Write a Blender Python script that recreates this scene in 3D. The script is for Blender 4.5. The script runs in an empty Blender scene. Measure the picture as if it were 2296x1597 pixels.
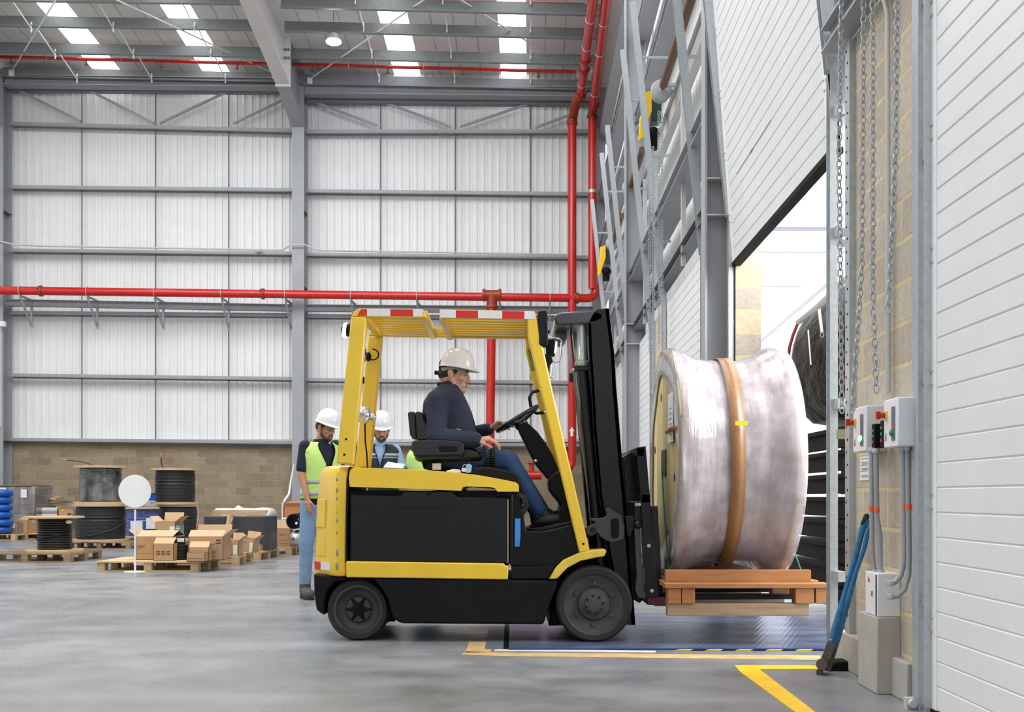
import bpy, bmesh, math, random
from mathutils import Vector, Matrix, Euler, noise as mnoise
random.seed(7)
V = Vector
scn = bpy.context.scene
col = scn.collection
PI = math.pi

# ------------------------------------------------------------------ camera, sky, lights, exposure
FPX, CX, HY, CH = 2400.0, 1148.0, 1115.0, 0.96      # focal length in pixels, principal column, horizon row, lens height (m)
cam_d = bpy.data.cameras.new('camera'); cam = bpy.data.objects.new('camera', cam_d); col.objects.link(cam)
cam.location = (0, 0, CH); cam.rotation_euler = (PI/2, 0, 0)
cam_d.sensor_width = 36.0; cam_d.sensor_fit = 'HORIZONTAL'; cam_d.lens = 36.0*FPX/2296.0
cam_d.shift_y = (HY-798.5)/2296.0; cam_d.shift_x = 0.0
cam_d.clip_start = 0.05; cam_d.clip_end = 300
scn.camera = cam

w = bpy.data.worlds.new('sky'); scn.world = w; w.use_nodes = True
bg = w.node_tree.nodes['Background']; bg.inputs[0].default_value = (0.93, 0.96, 1.0, 1); bg.inputs[1].default_value = 3.6

def area(name, loc, rot, sx, sy, power, color=(1, 1, 1)):
    d = bpy.data.lights.new(name, 'AREA'); d.shape = 'RECTANGLE'; d.size = sx; d.size_y = sy; d.energy = power; d.color = color
    o = bpy.data.objects.new(name, d); o.location = loc; o.rotation_euler = rot; col.objects.link(o); return o
area('high_bay_rows_near', (-6, 2, 11.6), (0, 0, 0), 16, 6, 500, (1, .99, .975))
area('high_bay_rows_middle', (-6.5, 11, 11.6), (0, 0, 0), 14, 6, 1100, (1, .99, .975))
area('back_wall_fill', (-6, 18, 11.3), (math.radians(12), 0, 0), 15, 5, 1050, (.99, .995, 1))  # added fill tilted at the back wall to brighten it, no fixture
area('dock_daylight', (4.0, 6.2, 3.4), (0, math.radians(60), math.radians(-35)), 2.0, 2.0, 260, (.97, .98, 1))

scn.view_settings.view_transform = 'Standard'; scn.view_settings.look = 'None'
scn.cycles.max_bounces = 8
scn.view_settings.exposure = 0.0; scn.view_settings.gamma = 1.0; scn.view_settings.use_curve_mapping = False

# ------------------------------------------------------------------ helpers
def P(px, py, Y):
    return V(((px-CX)/FPX*Y, Y, CH+(HY-py)/FPX*Y))
def PX(px, Y): return (px-CX)/FPX*Y
def PZ(py, Y): return CH+(HY-py)/FPX*Y
WB, WS = 1.80, 0.0175                               # right wall plane  X = WB + WS*Y
def R(s, z, p=0.0): return V((WB+WS*s-p, s, z))      # point on the right wall, p metres into the hall
def RP(px, py, p=0.0):
    Y = (WB-p)/((px-CX)/FPX-WS); return V((PX(px, Y), Y, PZ(py, Y)))
def lin(c):
    return tuple((x/12.92 if x <= .04045 else ((x+.055)/1.055)**2.4) for x in [k/255 for k in c])+(1.0,)

WL = {}
def thing(name, label, cat, loc=(0, 0, 0), rz=0.0, group=None):
    o = bpy.data.objects.new(name, None); col.objects.link(o); o.empty_display_size = .1
    o.location = loc; o.rotation_euler = (0, 0, rz); WL[o.name] = V(loc)
    o['label'] = label; o['category'] = cat
    if group: o['group'] = group
    return o
def copy_tree(o, parent=None):
    c = o.copy(); col.objects.link(c)
    if parent is not None: c.parent = parent
    WL[c.name] = WL.get(o.name, V((0, 0, 0))).copy()
    for ch in list(o.children): copy_tree(ch, c)
    return c
def dup(o, loc, rz=None, label=None, group=None, scale=None):
    c = copy_tree(o); c.location = loc
    if rz is not None: c.rotation_euler = (0, 0, rz)
    if label: c['label'] = label
    if group: c['group'] = group
    if scale: c.scale = scale
    return c

class MB:
    def __init__(s): s.v = []; s.f = []; s.m = []; s.cm = 0
    def add(s, vs, fs):
        b = len(s.v); s.v += [V(x) for x in vs]
        for f in fs: s.f.append(tuple(b+i for i in f)); s.m.append(s.cm)
        return s
    def mat(s, i): s.cm = i; return s
    def box(s, a, b):
        x0, y0, z0 = a; x1, y1, z1 = b
        return s.add([(x0, y0, z0), (x1, y0, z0), (x1, y1, z0), (x0, y1, z0), (x0, y0, z1), (x1, y0, z1), (x1, y1, z1), (x0, y1, z1)],
                     [(0, 3, 2, 1), (4, 5, 6, 7), (0, 1, 5, 4), (1, 2, 6, 5), (2, 3, 7, 6), (3, 0, 4, 7)])
    def beam(s, a, b, w, h, up=(0, 0, 1)):
        a = V(a); b = V(b); d = (b-a).normalized(); u = V(up); sd = d.cross(u)
        if sd.length < 1e-4: u = V((0, 1, 0)); sd = d.cross(u)
        sd.normalize(); u = sd.cross(d).normalized(); sd = sd*(w/2); u = u*(h/2)
        return s.add([a-sd-u, a+sd-u, a+sd+u, a-sd+u, b-sd-u, b+sd-u, b+sd+u, b-sd+u],
                     [(0, 1, 2, 3), (7, 6, 5, 4), (0, 4, 5, 1), (1, 5, 6, 2), (2, 6, 7, 3), (3, 7, 4, 0)])
    def ibeam(s, a, b, w, h, t=.012, up=(0, 0, 1)):
        a = V(a); b = V(b); d = (b-a).normalized(); u = V(up); sd = d.cross(u)
        if sd.length < 1e-4: u = V((0, 1, 0)); sd = d.cross(u)
        sd.normalize(); u = sd.cross(d).normalized()
        s.beam(a+u*(h/2-t/2), b+u*(h/2-t/2), w, t, u); s.beam(a-u*(h/2-t/2), b-u*(h/2-t/2), w, t, u)
        return s.beam(a, b, t, h-2*t, u)
    def prism(s, poly, ext):
        n = len(poly); e = V(ext); vs = [V(p) for p in poly]+[V(p)+e for p in poly]
        fs = [tuple(range(n)), tuple(range(2*n-1, n-1, -1))]+[(i, i+n, (i+1) % n+n, (i+1) % n) for i in range(n)]
        return s.add(vs, fs)
    def tube(s, pts, r, n=10, closed=False, r2=None):
        pts = [V(p) for p in pts]; m = len(pts)
        rs = r if isinstance(r, (list, tuple)) else [r]*m
        def tan(i):
            if closed: return (pts[(i+1) % m]-pts[i-1]).normalized()
            return (pts[min(i+1, m-1)]-pts[max(i-1, 0)]).normalized()
        t = tan(0); u = V((0, 0, 1)) if abs(t.z) < .9 else V((1, 0, 0)); u = (u-t*u.dot(t)).normalized()
        vs = []
        for i in range(m):
            t = tan(i); u = (u-t*u.dot(t)).normalized(); b = t.cross(u)
            for k in range(n):
                a = 2*PI*k/n; vs.append(pts[i]+u*(math.cos(a)*rs[i])+b*(math.sin(a)*rs[i]))
        fs = []
        for i in range(m if closed else m-1):
            j = (i+1) % m
            for k in range(n): fs.append((i*n+k, i*n+(k+1) % n, j*n+(k+1) % n, j*n+k))
        if not closed: fs += [tuple(range(n-1, -1, -1)), tuple((m-1)*n+k for k in range(n))]
        return s.add(vs, fs)
    def lathe(s, prof, o, ax=(0, 0, 1), n=32, caps=True):
        o = V(o); ax = V(ax).normalized(); u = V((0, 0, 1)) if abs(ax.z) < .9 else V((1, 0, 0)); u = (u-ax*u.dot(ax)).normalized(); b = ax.cross(u)
        vs = []; m = len(prof)
        for r, t in prof:
            r = max(r, 1e-4)
            for k in range(n):
                a = 2*PI*k/n; vs.append(o+ax*t+u*(math.cos(a)*r)+b*(math.sin(a)*r))
        fs = [(i*n+k, i*n+(k+1) % n, (i+1)*n+(k+1) % n, (i+1)*n+k) for i in range(m-1) for k in range(n)]
        if caps: fs += [tuple(range(n-1, -1, -1)), tuple((m-1)*n+k for k in range(n))]
        return s.add(vs, fs)
    def cyl(s, a, b, r, n=16, r2=None):
        a = V(a); b = V(b); L = (b-a).length
        return s.lathe([(r, 0), (r if r2 is None else r2, L)], a, b-a, n)
    def ell(s, c, r, rot=None, n=16, m=10):
        c = V(c); vs = []; rot = rot or Matrix.Identity(3)
        for i in range(m+1):
            ph = PI*i/m
            rr = max(math.sin(ph), 1e-3)
            for k in range(n):
                a = 2*PI*k/n; vs.append(c+rot @ V((r[0]*rr*math.cos(a), r[1]*rr*math.sin(a), r[2]*math.cos(ph))))
        fs = [(i*n+k, (i+1)*n+k, (i+1)*n+(k+1) % n, i*n+(k+1) % n) for i in range(m) for k in range(n)]
        fs += [tuple(range(n)), tuple(m*n+k for k in range(n-1, -1, -1))]
        return s.add(vs, fs)
    def cap(s, a, b, r0, r1=None, n=14):
        a = V(a); b = V(b); r1 = r0 if r1 is None else r1; L = max((b-a).length, 1e-4)
        pr = [(r0*math.sin(PI/2*k/5), -r0*math.cos(PI/2*k/5)) for k in range(0, 5)]+[(r0, 0), (r1, L)]+[(r1*math.cos(PI/2*k/5), L+r1*math.sin(PI/2*k/5)) for k in range(1, 6)]
        return s.lathe(pr, a, b-a, n)
    def chaincap(s, pts, rs, n=14):
        for i in range(len(pts)-1): s.cap(pts[i], pts[i+1], rs[i], rs[i+1], n)
        return s
    def loft(s, levels, n=28, power=2.0):
        # levels: (centre, axis_u * radius, axis_v * radius)
        vs = []; m = len(levels)
        for c, u, v in levels:
            for k in range(n):
                a = 2*PI*k/n; ca, sa = math.cos(a), math.sin(a)
                ca = math.copysign(abs(ca)**(2/power), ca); sa = math.copysign(abs(sa)**(2/power), sa)
                vs.append(V(c)+V(u)*ca+V(v)*sa)
        fs = [(i*n+k, i*n+(k+1) % n, (i+1)*n+(k+1) % n, (i+1)*n+k) for i in range(m-1) for k in range(n)]
        fs += [tuple(range(n-1, -1, -1)), tuple((m-1)*n+k for k in range(n))]
        return s.add(vs, fs)
    def rings(s, rgs, caps=True):
        n = len(rgs[0]); vs = [V(p) for r in rgs for p in r]; m = len(rgs)
        fs = [(i*n+k, i*n+(k+1) % n, (i+1)*n+(k+1) % n, (i+1)*n+k) for i in range(m-1) for k in range(n)]
        if caps: fs += [tuple(range(n-1, -1, -1)), tuple((m-1)*n+k for k in range(n))]
        return s.add(vs, fs)
    def xform(s, M, start=0):
        for i in range(start, len(s.v)): s.v[i] = M @ s.v[i]
        return s
    def build(s, name, mat, parent=None, label=None, cat=None, group=None, kind=None, bev=0, seg=2, sharp=38, flat=False,
              origin=None, voxel=None, smooth_it=0, sub=0, solid=0, disp=None, loose=False):
        me = bpy.data.meshes.new(name)
        if parent is not None and parent.parent is not None and parent.parent.parent is not None: parent = parent.parent
        if parent is not None: off = WL[parent.name]
        elif origin is not None: off = V(origin)
        else:
            xs = [v.x for v in s.v]; ys = [v.y for v in s.v]; zs = [v.z for v in s.v]
            off = V(((min(xs)+max(xs))/2, (min(ys)+max(ys))/2, min(zs)))
        me.from_pydata([tuple(v-off) for v in s.v], [], s.f)
        mats = mat if isinstance(mat, (list, tuple)) else [mat]
        for m_ in mats: me.materials.append(m_)
        if len(mats) > 1: me.polygons.foreach_set('material_index', s.m)
        bm = bmesh.new(); bm.from_mesh(me); bmesh.ops.recalc_face_normals(bm, faces=bm.faces); bm.to_mesh(me); bm.free()
        if not flat:
            me.polygons.foreach_set('use_smooth', [True]*len(me.polygons))
            try: me.set_sharp_from_angle(angle=math.radians(sharp))
            except Exception: pass
        me.update()
        o = bpy.data.objects.new(name, me); col.objects.link(o)
        if parent is not None: o.parent = parent; WL[o.name] = off.copy()
        else: o.location = off; WL[o.name] = off.copy()
        if bev:
            b = o.modifiers.new('bevel', 'BEVEL'); b.width = bev; b.segments = seg; b.limit_method = 'ANGLE'; b.angle_limit = math.radians(30)
            b.harden_normals = False
        if solid:
            k = o.modifiers.new('solid', 'SOLIDIFY'); k.thickness = solid; k.offset = 0
        if voxel:
            r = o.modifiers.new('remesh', 'REMESH'); r.mode = 'VOXEL'; r.voxel_size = voxel; r.use_smooth_shade = True
            if smooth_it:
                k = o.modifiers.new('smooth', 'SMOOTH'); k.factor = .5; k.iterations = smooth_it
        if sub:
            k = o.modifiers.new('sub', 'SUBSURF'); k.levels = sub; k.render_levels = sub
        if disp:
            tx = bpy.data.textures.new(name+'_t', 'CLOUDS'); tx.noise_scale = disp[1]
            k = o.modifiers.new('disp', 'DISPLACE'); k.texture = tx; k.strength = disp[0]; k.mid_level = .5
        if label: o['label'] = label
        if cat: o['category'] = cat
        if group: o['group'] = group
        if kind: o['kind'] = kind
        return o
ORD = ['first', 'second', 'third', 'fourth', 'fifth', 'sixth', 'seventh', 'eighth', 'ninth', 'tenth']

# ------------------------------------------------------------------ materials
def nodes_of(name):
    m = bpy.data.materials.new(name); m.use_nodes = True; nt = m.node_tree
    return m, nt, nt.nodes['Principled BSDF']
def N(nt, t, **kw):
    n = nt.nodes.new(t)
    for k, v in kw.items(): setattr(n, k, v)
    return n
def L(nt, a, b): nt.links.new(a, b)
def pos(nt, kind='obj'):
    if kind == 'world': return N(nt, 'ShaderNodeNewGeometry').outputs['Position']
    return N(nt, 'ShaderNodeTexCoord').outputs['Object']
def noise_fac(nt, scale, detail=4, src=None, stretch=None, rough=.55):
    src = src or pos(nt)
    if stretch:
        mp = N(nt, 'ShaderNodeMapping'); mp.inputs['Scale'].default_value = stretch; L(nt, src, mp.inputs[0]); src = mp.outputs[0]
    n = N(nt, 'ShaderNodeTexNoise'); n.inputs['Scale'].default_value = scale; n.inputs['Detail'].default_value = detail; n.inputs['Roughness'].default_value = rough
    L(nt, src, n.inputs['Vector']); return n.outputs[0]
def ramp(nt, fac, stops):
    r = N(nt, 'ShaderNodeValToRGB'); L(nt, fac, r.inputs[0]); e = r.color_ramp.elements
    while len(e) > 1: e.remove(e[0])
    e[0].position = stops[0][0]; e[0].color = stops[0][1]
    for p_, c in stops[1:]:
        k = e.new(p_); k.color = c
    return r.outputs[0]
def mixc(nt, fac, a, b, mode='MIX'):
    m = N(nt, 'ShaderNodeMix'); m.data_type = 'RGBA'; m.blend_type = mode
    for s_, x in ((0, fac), (6, a), (7, b)):
        if hasattr(x, 'is_output') or hasattr(x, 'links'): L(nt, x, m.inputs[s_])
        else: m.inputs[s_].default_value = x
    return m.outputs[2]
def bumpn(nt, h, bs, strength=.3, dist=.01):
    b = N(nt, 'ShaderNodeBump'); b.inputs['Strength'].default_value = strength; b.inputs['Distance'].default_value = dist
    L(nt, h, b.inputs['Height']); L(nt, b.outputs[0], bs.inputs['Normal'])
def sc(c, k): return (min(c[0]*k, 1), min(c[1]*k, 1), min(c[2]*k, 1), 1)
def M(name, c, rough=.5, metal=0, var=.1, scale=6, bump=0, bscale=60, coat=0, dist=.004, stretch=None, spec=None):
    m, nt, bs = nodes_of(name); c = lin(c)
    f = noise_fac(nt, scale, 5, stretch=stretch)
    L(nt, ramp(nt, f, [(.3, sc(c, 1-var)), (.7, sc(c, 1+var))]), bs.inputs['Base Color'])
    bs.inputs['Roughness'].default_value = rough; bs.inputs['Metallic'].default_value = metal
    if coat: bs.inputs['Coat Weight'].default_value = coat; bs.inputs['Coat Roughness'].default_value = .12
    if spec is not None: bs.inputs['Specular IOR Level'].default_value = spec
    if bump: bumpn(nt, noise_fac(nt, bscale, 3, stretch=stretch), bs, bump, dist)
    return m
def wood(name, c, dark=.6, ax=(1.2, 14, 14), rough=.7):
    m, nt, bs = nodes_of(name); c = lin(c)
    f = noise_fac(nt, 3, 6, stretch=ax, rough=.6); f2 = noise_fac(nt, 2.2, 3)
    a = ramp(nt, f, [(.28, sc(c, dark)), (.5, c), (.75, sc(c, 1.12))])
    L(nt, mixc(nt, .35, a, ramp(nt, f2, [(.35, sc(c, .62)), (.65, sc(c, 1.1))])), bs.inputs['Base Color'])
    bs.inputs['Roughness'].default_value = rough; bumpn(nt, f, bs, .25, .004); return m
def emis(name, c, st):
    m, nt, bs = nodes_of(name); bs.inputs['Emission Color'].default_value = lin(c); bs.inputs['Emission Strength'].default_value = st
    bs.inputs['Base Color'].default_value = lin(c); return m

m_steel = M('painted_steel', (158, 160, 164), .5, .1, .06, 2.0)
m_steel_l = M('light_painted_steel', (196, 196, 196), .45, .1, .05, 2.0)
m_steel_d = M('dark_painted_steel', (112, 114, 118), .5, .1, .06, 2.0)
m_galv = M('galvanised_steel', (182, 188, 192), .38, .4, .10, 40)
m_clad = M('white_cladding', (234, 235, 235), .5, 0, .03, 1.2)
m_purlin = M('purlin_zinc', (132, 136, 136), .45, .3, .1, 12)
m_roof = M('roof_lining', (232, 230, 224), .6, 0, .04, 1.0)
m_red = M('red_pipe_paint', (196, 26, 20), .3, 0, .08, 3, coat=.3)
m_coupl = M('orange_coupling', (150, 58, 30), .4, .2, .15, 20)
m_yel = M('truck_yellow', (232, 192, 44), .34, 0, .05, 5, coat=.35)
m_yel_w = M('worn_yellow', (224, 192, 70), .5, 0, .15, 14)
m_blk = M('black_plastic', (15, 15, 17), .5, 0, .12, 30, spec=.2, bump=.12, bscale=260, dist=.001)
m_blkp = M('black_paint', (14, 15, 20), .3, 0, .1, 20, spec=.3, coat=.08, bump=.08, bscale=200, dist=.001)
m_blkm = M('matt_black', (11, 11, 12), .65, 0, .12, 25, spec=.2)
m_vinyl = M('black_vinyl', (26, 27, 30), .22, 0, .08, 12, bump=.1, bscale=90, dist=.002)
m_rub = M('tyre_rubber', (26, 26, 27), .7, 0, .18, 16, bump=.2, bscale=80, dist=.002)
m_rim = M('dusty_rim', (66, 64, 61), .6, .2, .25, 12)
m_chrome = M('chrome', (210, 212, 214), .12, 1, .03, 5)
m_white = M('white_paint', (238, 238, 238), .4, 0, .03, 4)
m_offw = M('off_white_panel', (226, 227, 229), .42, 0, .025, 2)
m_refr = M('red_reflective', (205, 28, 32), .35, 0, .06, 30)
m_refw = M('white_reflective', (222, 222, 224), .3, 0, .04, 30)
m_card = M('cardboard', (184, 148, 112), .8, 0, .08, 5)
m_card2 = M('pale_cardboard', (200, 170, 134), .8, 0, .08, 5)
m_cardin = M('cardboard_inside', (168, 130, 92), .85, 0, .08, 5)
m_ink = M('printing_ink', (92, 66, 46), .8)
m_inkr = M('red_printing', (190, 70, 48), .8)
m_paper = M('paper', (226, 226, 224), .7, 0, .03, 20)
m_cable = M('black_cable', (20, 21, 23), .3, 0, .1, 30)
m_cabled = M('dark_cable', (28, 29, 33), .5, 0, .1, 30)
m_blue = M('blue_hose', (20, 84, 170), .35, 0, .12, 14)
m_blueb = M('blue_handle', (44, 112, 164), .45, 0, .22, 30)
m_pall = wood('pallet_wood', (196, 168, 128), .6)
m_pall2 = wood('grey_pallet_wood', (150, 126, 98), .5)
m_palo = wood('orange_pallet_wood', (156, 104, 58), .55)
m_ply = wood('plywood', (214, 184, 140), .8, (2, 5, 5))
m_spool = wood('spool_wood', (198, 172, 136), .7, (3, 3, 14))
m_flange = wood('flange_wood', (226, 206, 150), .62, (14, 14, 1.0))
m_concr = M('cast_concrete', (172, 167, 160), .85, 0, .1, 5, bump=.3, bscale=50)
m_brown = M('brown_spring', (112, 84, 60), .55, .3, .12, 20)
m_foil = M('silver_foil', (200, 200, 204), .2, .9, .2, 30, bump=.8, bscale=30, dist=.02)
m_hiv = M('hi_vis_fabric', (200, 238, 132), .7, 0, .05, 8, bump=.4, bscale=14, dist=.02)
m_grey_ref = M('grey_reflective_band', (170, 174, 178), .4, 0, .05, 10)
m_navy = M('navy_cotton', (40, 47, 66), .85, 0, .12, 6, bump=.6, bscale=9, dist=.03)
m_navyd = M('dark_navy_knit', (24, 30, 52), .85, 0, .1, 8, bump=.4, bscale=14, dist=.02)
m_jean = M('blue_denim', (32, 60, 98), .85, 0, .16, 10, bump=.5, bscale=16, dist=.02)
m_jeanl = M('light_denim', (126, 154, 188), .85, 0, .12, 10, bump=.5, bscale=16, dist=.02)
m_shirt = M('pale_blue_shirt', (150, 178, 214), .8, 0, .05, 8)
m_skin = M('skin', (206, 158, 132), .5, 0, .06, 20)
m_skin2 = M('tanned_skin', (194, 140, 110), .5, 0, .06, 20)
m_lip = M('lip', (168, 102, 88), .5)
m_hair = M('dark_hair', (36, 28, 24), .7, 0, .2, 60, bump=.4, bscale=120, dist=.003)
m_beard = M('beard', (88, 66, 54), .85, 0, .25, 90, bump=.4, bscale=160, dist=.003)
m_eyew = M('eye_white', (186, 174, 166), .4)
m_iris = M('iris', (40, 28, 20), .2)
m_boot = M('black_boot', (32, 31, 32), .45, 0, .15, 20)
m_bootg = M('grey_boot', (78, 74, 76), .7, 0, .15, 20)
m_lens = emis('lamp_lens', (245, 248, 255), 1.6)
m_led = emis('high_bay_led', (225, 232, 255), 60)
m_sky = emis('rooflight_sheet', (250, 252, 255), 3.2)
m_glow = emis('green_pilot_lamp', (150, 255, 215), 1.5)
m_green = M('green_button', (20, 140, 110), .4)
m_redb = M('red_knob', (190, 40, 28), .4)
m_org = M('orange_tape', (236, 98, 30), .5)
m_ylab = M('yellow_label', (240, 200, 20), .5)
m_tape = M('brown_packing_tape', (140, 98, 60), .35, 0, .08, 30)
m_fruit = M('motor_yellow', (240, 190, 10), .4)
m_dgreen = M('motor_green', (18, 48, 40), .4)
m_cream = M('pale_outdoor_paint', (238, 238, 240), .7, 0, .02, 2)
m_lilac = M('lilac_steel', (176, 174, 192), .6, 0, .03, 2)
m_teal = M('teal_carton', (120, 158, 146), .7)

# block wall: real sized blocks in world coordinates
def block(name, axis):
    m, nt, bs = nodes_of(name)
    s = N(nt, 'ShaderNodeSeparateXYZ'); L(nt, pos(nt, 'world'), s.inputs[0])
    cmb = N(nt, 'ShaderNodeCombineXYZ'); L(nt, s.outputs[axis], cmb.inputs[0]); L(nt, s.outputs[2], cmb.inputs[1])
    b = N(nt, 'ShaderNodeTexBrick'); L(nt, cmb.outputs[0], b.inputs['Vector'])
    b.inputs['Scale'].default_value = 1.0; b.inputs['Brick Width'].default_value = .40; b.inputs['Row Height'].default_value = .20
    b.inputs['Mortar Size'].default_value = .007 if axis == 0 else .012; b.inputs['Mortar Smooth'].default_value = .3; b.inputs['Bias'].default_value = -.2
    if axis == 0:
        c1, c2, mo = (172, 156, 132), (143, 128, 106), (178, 160, 130)
    else:
        c1, c2, mo = (206, 196, 180), (188, 176, 160), (222, 204, 162)
    b.inputs['Color1'].default_value = lin(c1); b.inputs['Color2'].default_value = lin(c2); b.inputs['Mortar'].default_value = lin(mo)
    f = noise_fac(nt, 26, 5, pos(nt, 'world'), rough=.7); f2 = noise_fac(nt, 1.4, 3, pos(nt, 'world'))
    c = mixc(nt, .6, b.outputs[0], ramp(nt, f, [(.3, (.55, .55, .55, 1)), (.7, (1, 1, 1, 1))]), 'MULTIPLY')
    c = mixc(nt, .5, c, ramp(nt, f2, [(.35, (.78, .76, .74, 1)), (.65, (1, 1, 1, 1))]), 'MULTIPLY')
    L(nt, c, bs.inputs['Base Color']); bs.inputs['Roughness'].default_value = .9
    ad = N(nt, 'ShaderNodeMath', operation='SUBTRACT'); L(nt, f, ad.inputs[0]); L(nt, b.outputs['Fac'], ad.inputs[1])
    bumpn(nt, ad.outputs[0], bs, .4, .006); return m
m_block = block('block_wall_back', 0); m_blockr = block('block_wall_dock', 1)

m_floor, nt, bs = nodes_of('power_floated_concrete')
g = pos(nt, 'world')
f1 = noise_fac(nt, .55, 6, g, rough=.6); f2 = noise_fac(nt, 2.2, 4, g, (.8, 1.0, 1), .55); f3 = noise_fac(nt, 60, 3, g)
c = ramp(nt, f1, [(.30, lin((118, 120, 123))), (.5, lin((144, 146, 149))), (.72, lin((170, 171, 172)))])
f4 = noise_fac(nt, 5, 2, g, (1, .5, 1), .5)
c = mixc(nt, .60, c, ramp(nt, f2, [(.28, (.62, .62, .63, 1)), (.72, (1.0, 1.0, 1.0, 1))]), 'MULTIPLY')
c = mixc(nt, .35, c, ramp(nt, f4, [(.25, (.66, .66, .66, 1)), (.75, (1, 1, 1, 1))]), 'MULTIPLY')
c = mixc(nt, .3, c, ramp(nt, f3, [(.3, (.8, .8, .8, 1)), (.7, (1, 1, 1, 1))]), 'MULTIPLY')
L(nt, c, bs.inputs['Base Color'])
rr = ramp(nt, f2, [(.3, (.22, .22, .22, 1)), (.7, (.42, .42, .42, 1))]); L(nt, rr, bs.inputs['Roughness'])
bumpn(nt, f3, bs, .08, .002)

m_plate, nt, bs = nodes_of('blue_checker_plate')
g = pos(nt, 'world'); mp = N(nt, 'ShaderNodeMapping'); mp.inputs['Rotation'].default_value = (0, 0, math.radians(45)); mp.inputs['Scale'].default_value = (38, 14, 1); L(nt, g, mp.inputs[0])
vo = N(nt, 'ShaderNodeTexVoronoi'); vo.inputs['Scale'].default_value = 1; vo.inputs['Randomness'].default_value = .0; L(nt, mp.outputs[0], vo.inputs['Vector'])
f1 = noise_fac(nt, 2.2, 6, g, (1, 2.5, 1))
c = ramp(nt, f1, [(.32, lin((86, 96, 126))), (.55, lin((118, 130, 162))), (.75, lin((156, 164, 186)))])
L(nt, c, bs.inputs['Base Color']); bs.inputs['Roughness'].default_value = .32; bs.inputs['Metallic'].default_value = .55
bumpn(nt, vo.outputs['Distance'], bs, .5, .004)

# stretch film: clear, streaked, glossy
def film(name, lo, hi, tint):
    m, nt, bs = nodes_of(name); nt.nodes.remove(bs); out = nt.nodes['Material Output']
    f = noise_fac(nt, 1.6, 5, None, (7, 1.0, 1.0), .6); f2 = noise_fac(nt, 4, 4, None, (1.2, 1.5, 1.5))
    mx = N(nt, 'ShaderNodeMath', operation='MULTIPLY'); L(nt, f, mx.inputs[0]); L(nt, f2, mx.inputs[1])
    fac = ramp(nt, mx.outputs[0], [(.16, (lo,)*3+(1,)), (.36, (hi,)*3+(1,))])
    tr = N(nt, 'ShaderNodeBsdfTransparent'); tr.inputs[0].default_value = (.97, .96, .97, 1)
    df = N(nt, 'ShaderNodeBsdfDiffuse'); df.inputs[0].default_value = lin(tint)
    m1 = N(nt, 'ShaderNodeMixShader'); L(nt, fac, m1.inputs[0]); L(nt, tr.outputs[0], m1.inputs[1]); L(nt, df.outputs[0], m1.inputs[2])
    gl = N(nt, 'ShaderNodeBsdfGlossy'); gl.inputs['Roughness'].default_value = .10
    bp = N(nt, 'ShaderNodeBump'); bp.inputs['Strength'].default_value = .5; bp.inputs['Distance'].default_value = .02; L(nt, f, bp.inputs['Height']); L(nt, bp.outputs[0], gl.inputs['Normal'])
    fr = N(nt, 'ShaderNodeFresnel'); fr.inputs[0].default_value = 1.7; L(nt, bp.outputs[0], fr.inputs['Normal'])
    m2 = N(nt, 'ShaderNodeMixShader'); L(nt, fr.outputs[0], m2.inputs[0]); L(nt, m1.outputs[0], m2.inputs[1]); L(nt, gl.outputs[0], m2.inputs[2]); L(nt, m2.outputs[0], out.inputs[0]); return m
m_film = film('stretch_film', .30, .62, (222, 212, 218))
m_filmc = film('clear_film', .02, .22, (235, 238, 240))
m_tarp, nt, bs = nodes_of('black_tarpaulin')
f = noise_fac(nt, 2.5, 5, None, (1, 1, 2.0)); bs.inputs['Base Color'].default_value = lin((5, 5, 6)); bs.inputs['Roughness'].default_value = .45; bs.inputs['Specular IOR Level'].default_value = .1
bumpn(nt, f, bs, .8, .08)

def planks(name, c, wd, axis):
    m, nt, bs = nodes_of(name); s_ = N(nt, 'ShaderNodeSeparateXYZ'); L(nt, pos(nt, 'world'), s_.inputs[0])
    k = N(nt, 'ShaderNodeMath', operation='DIVIDE'); L(nt, s_.outputs[axis], k.inputs[0]); k.inputs[1].default_value = wd
    fl = N(nt, 'ShaderNodeMath', operation='FLOOR'); L(nt, k.outputs[0], fl.inputs[0]); fr = N(nt, 'ShaderNodeMath', operation='FRACT'); L(nt, k.outputs[0], fr.inputs[0])
    wn = N(nt, 'ShaderNodeTexWhiteNoise'); wn.noise_dimensions = '1D'; L(nt, fl.outputs[0], wn.inputs['W'])
    c = lin(c); base = ramp(nt, wn.outputs[0], [(0, sc(c, .68)), (.5, c), (1, sc(c, 1.15))])
    g_ = noise_fac(nt, 3, 6, pos(nt, 'world'), (14, 14, 1.2), .6); base = mixc(nt, .5, base, ramp(nt, g_, [(.3, (.62, .55, .45, 1)), (.6, (1, 1, 1, 1))]), 'MULTIPLY')
    sm = ramp(nt, fr.outputs[0], [(0, (.25, .2, .15, 1)), (.04, (1, 1, 1, 1)), (.96, (1, 1, 1, 1)), (1, (.25, .2, .15, 1))])
    L(nt, mixc(nt, 1.0, base, sm, 'MULTIPLY'), bs.inputs['Base Color']); bs.inputs['Roughness'].default_value = .7; return m
m_flange = planks('flange_planks', (228, 208, 152), .16, 1)
# ================================================================== THE BUILDING
YB = 27.9                                            # back wall
def struct(mb, name, mat, **k): return mb.build(name, mat, kind='structure', **k)
mb = MB(); mb.box((-20, -3, -.3), (2.0, YB+.3, 0)); mb.box((2.0, -3, -.3), (12, YB+.3, -.004))
struct(mb, 'floor', m_floor, flat=True)

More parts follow.
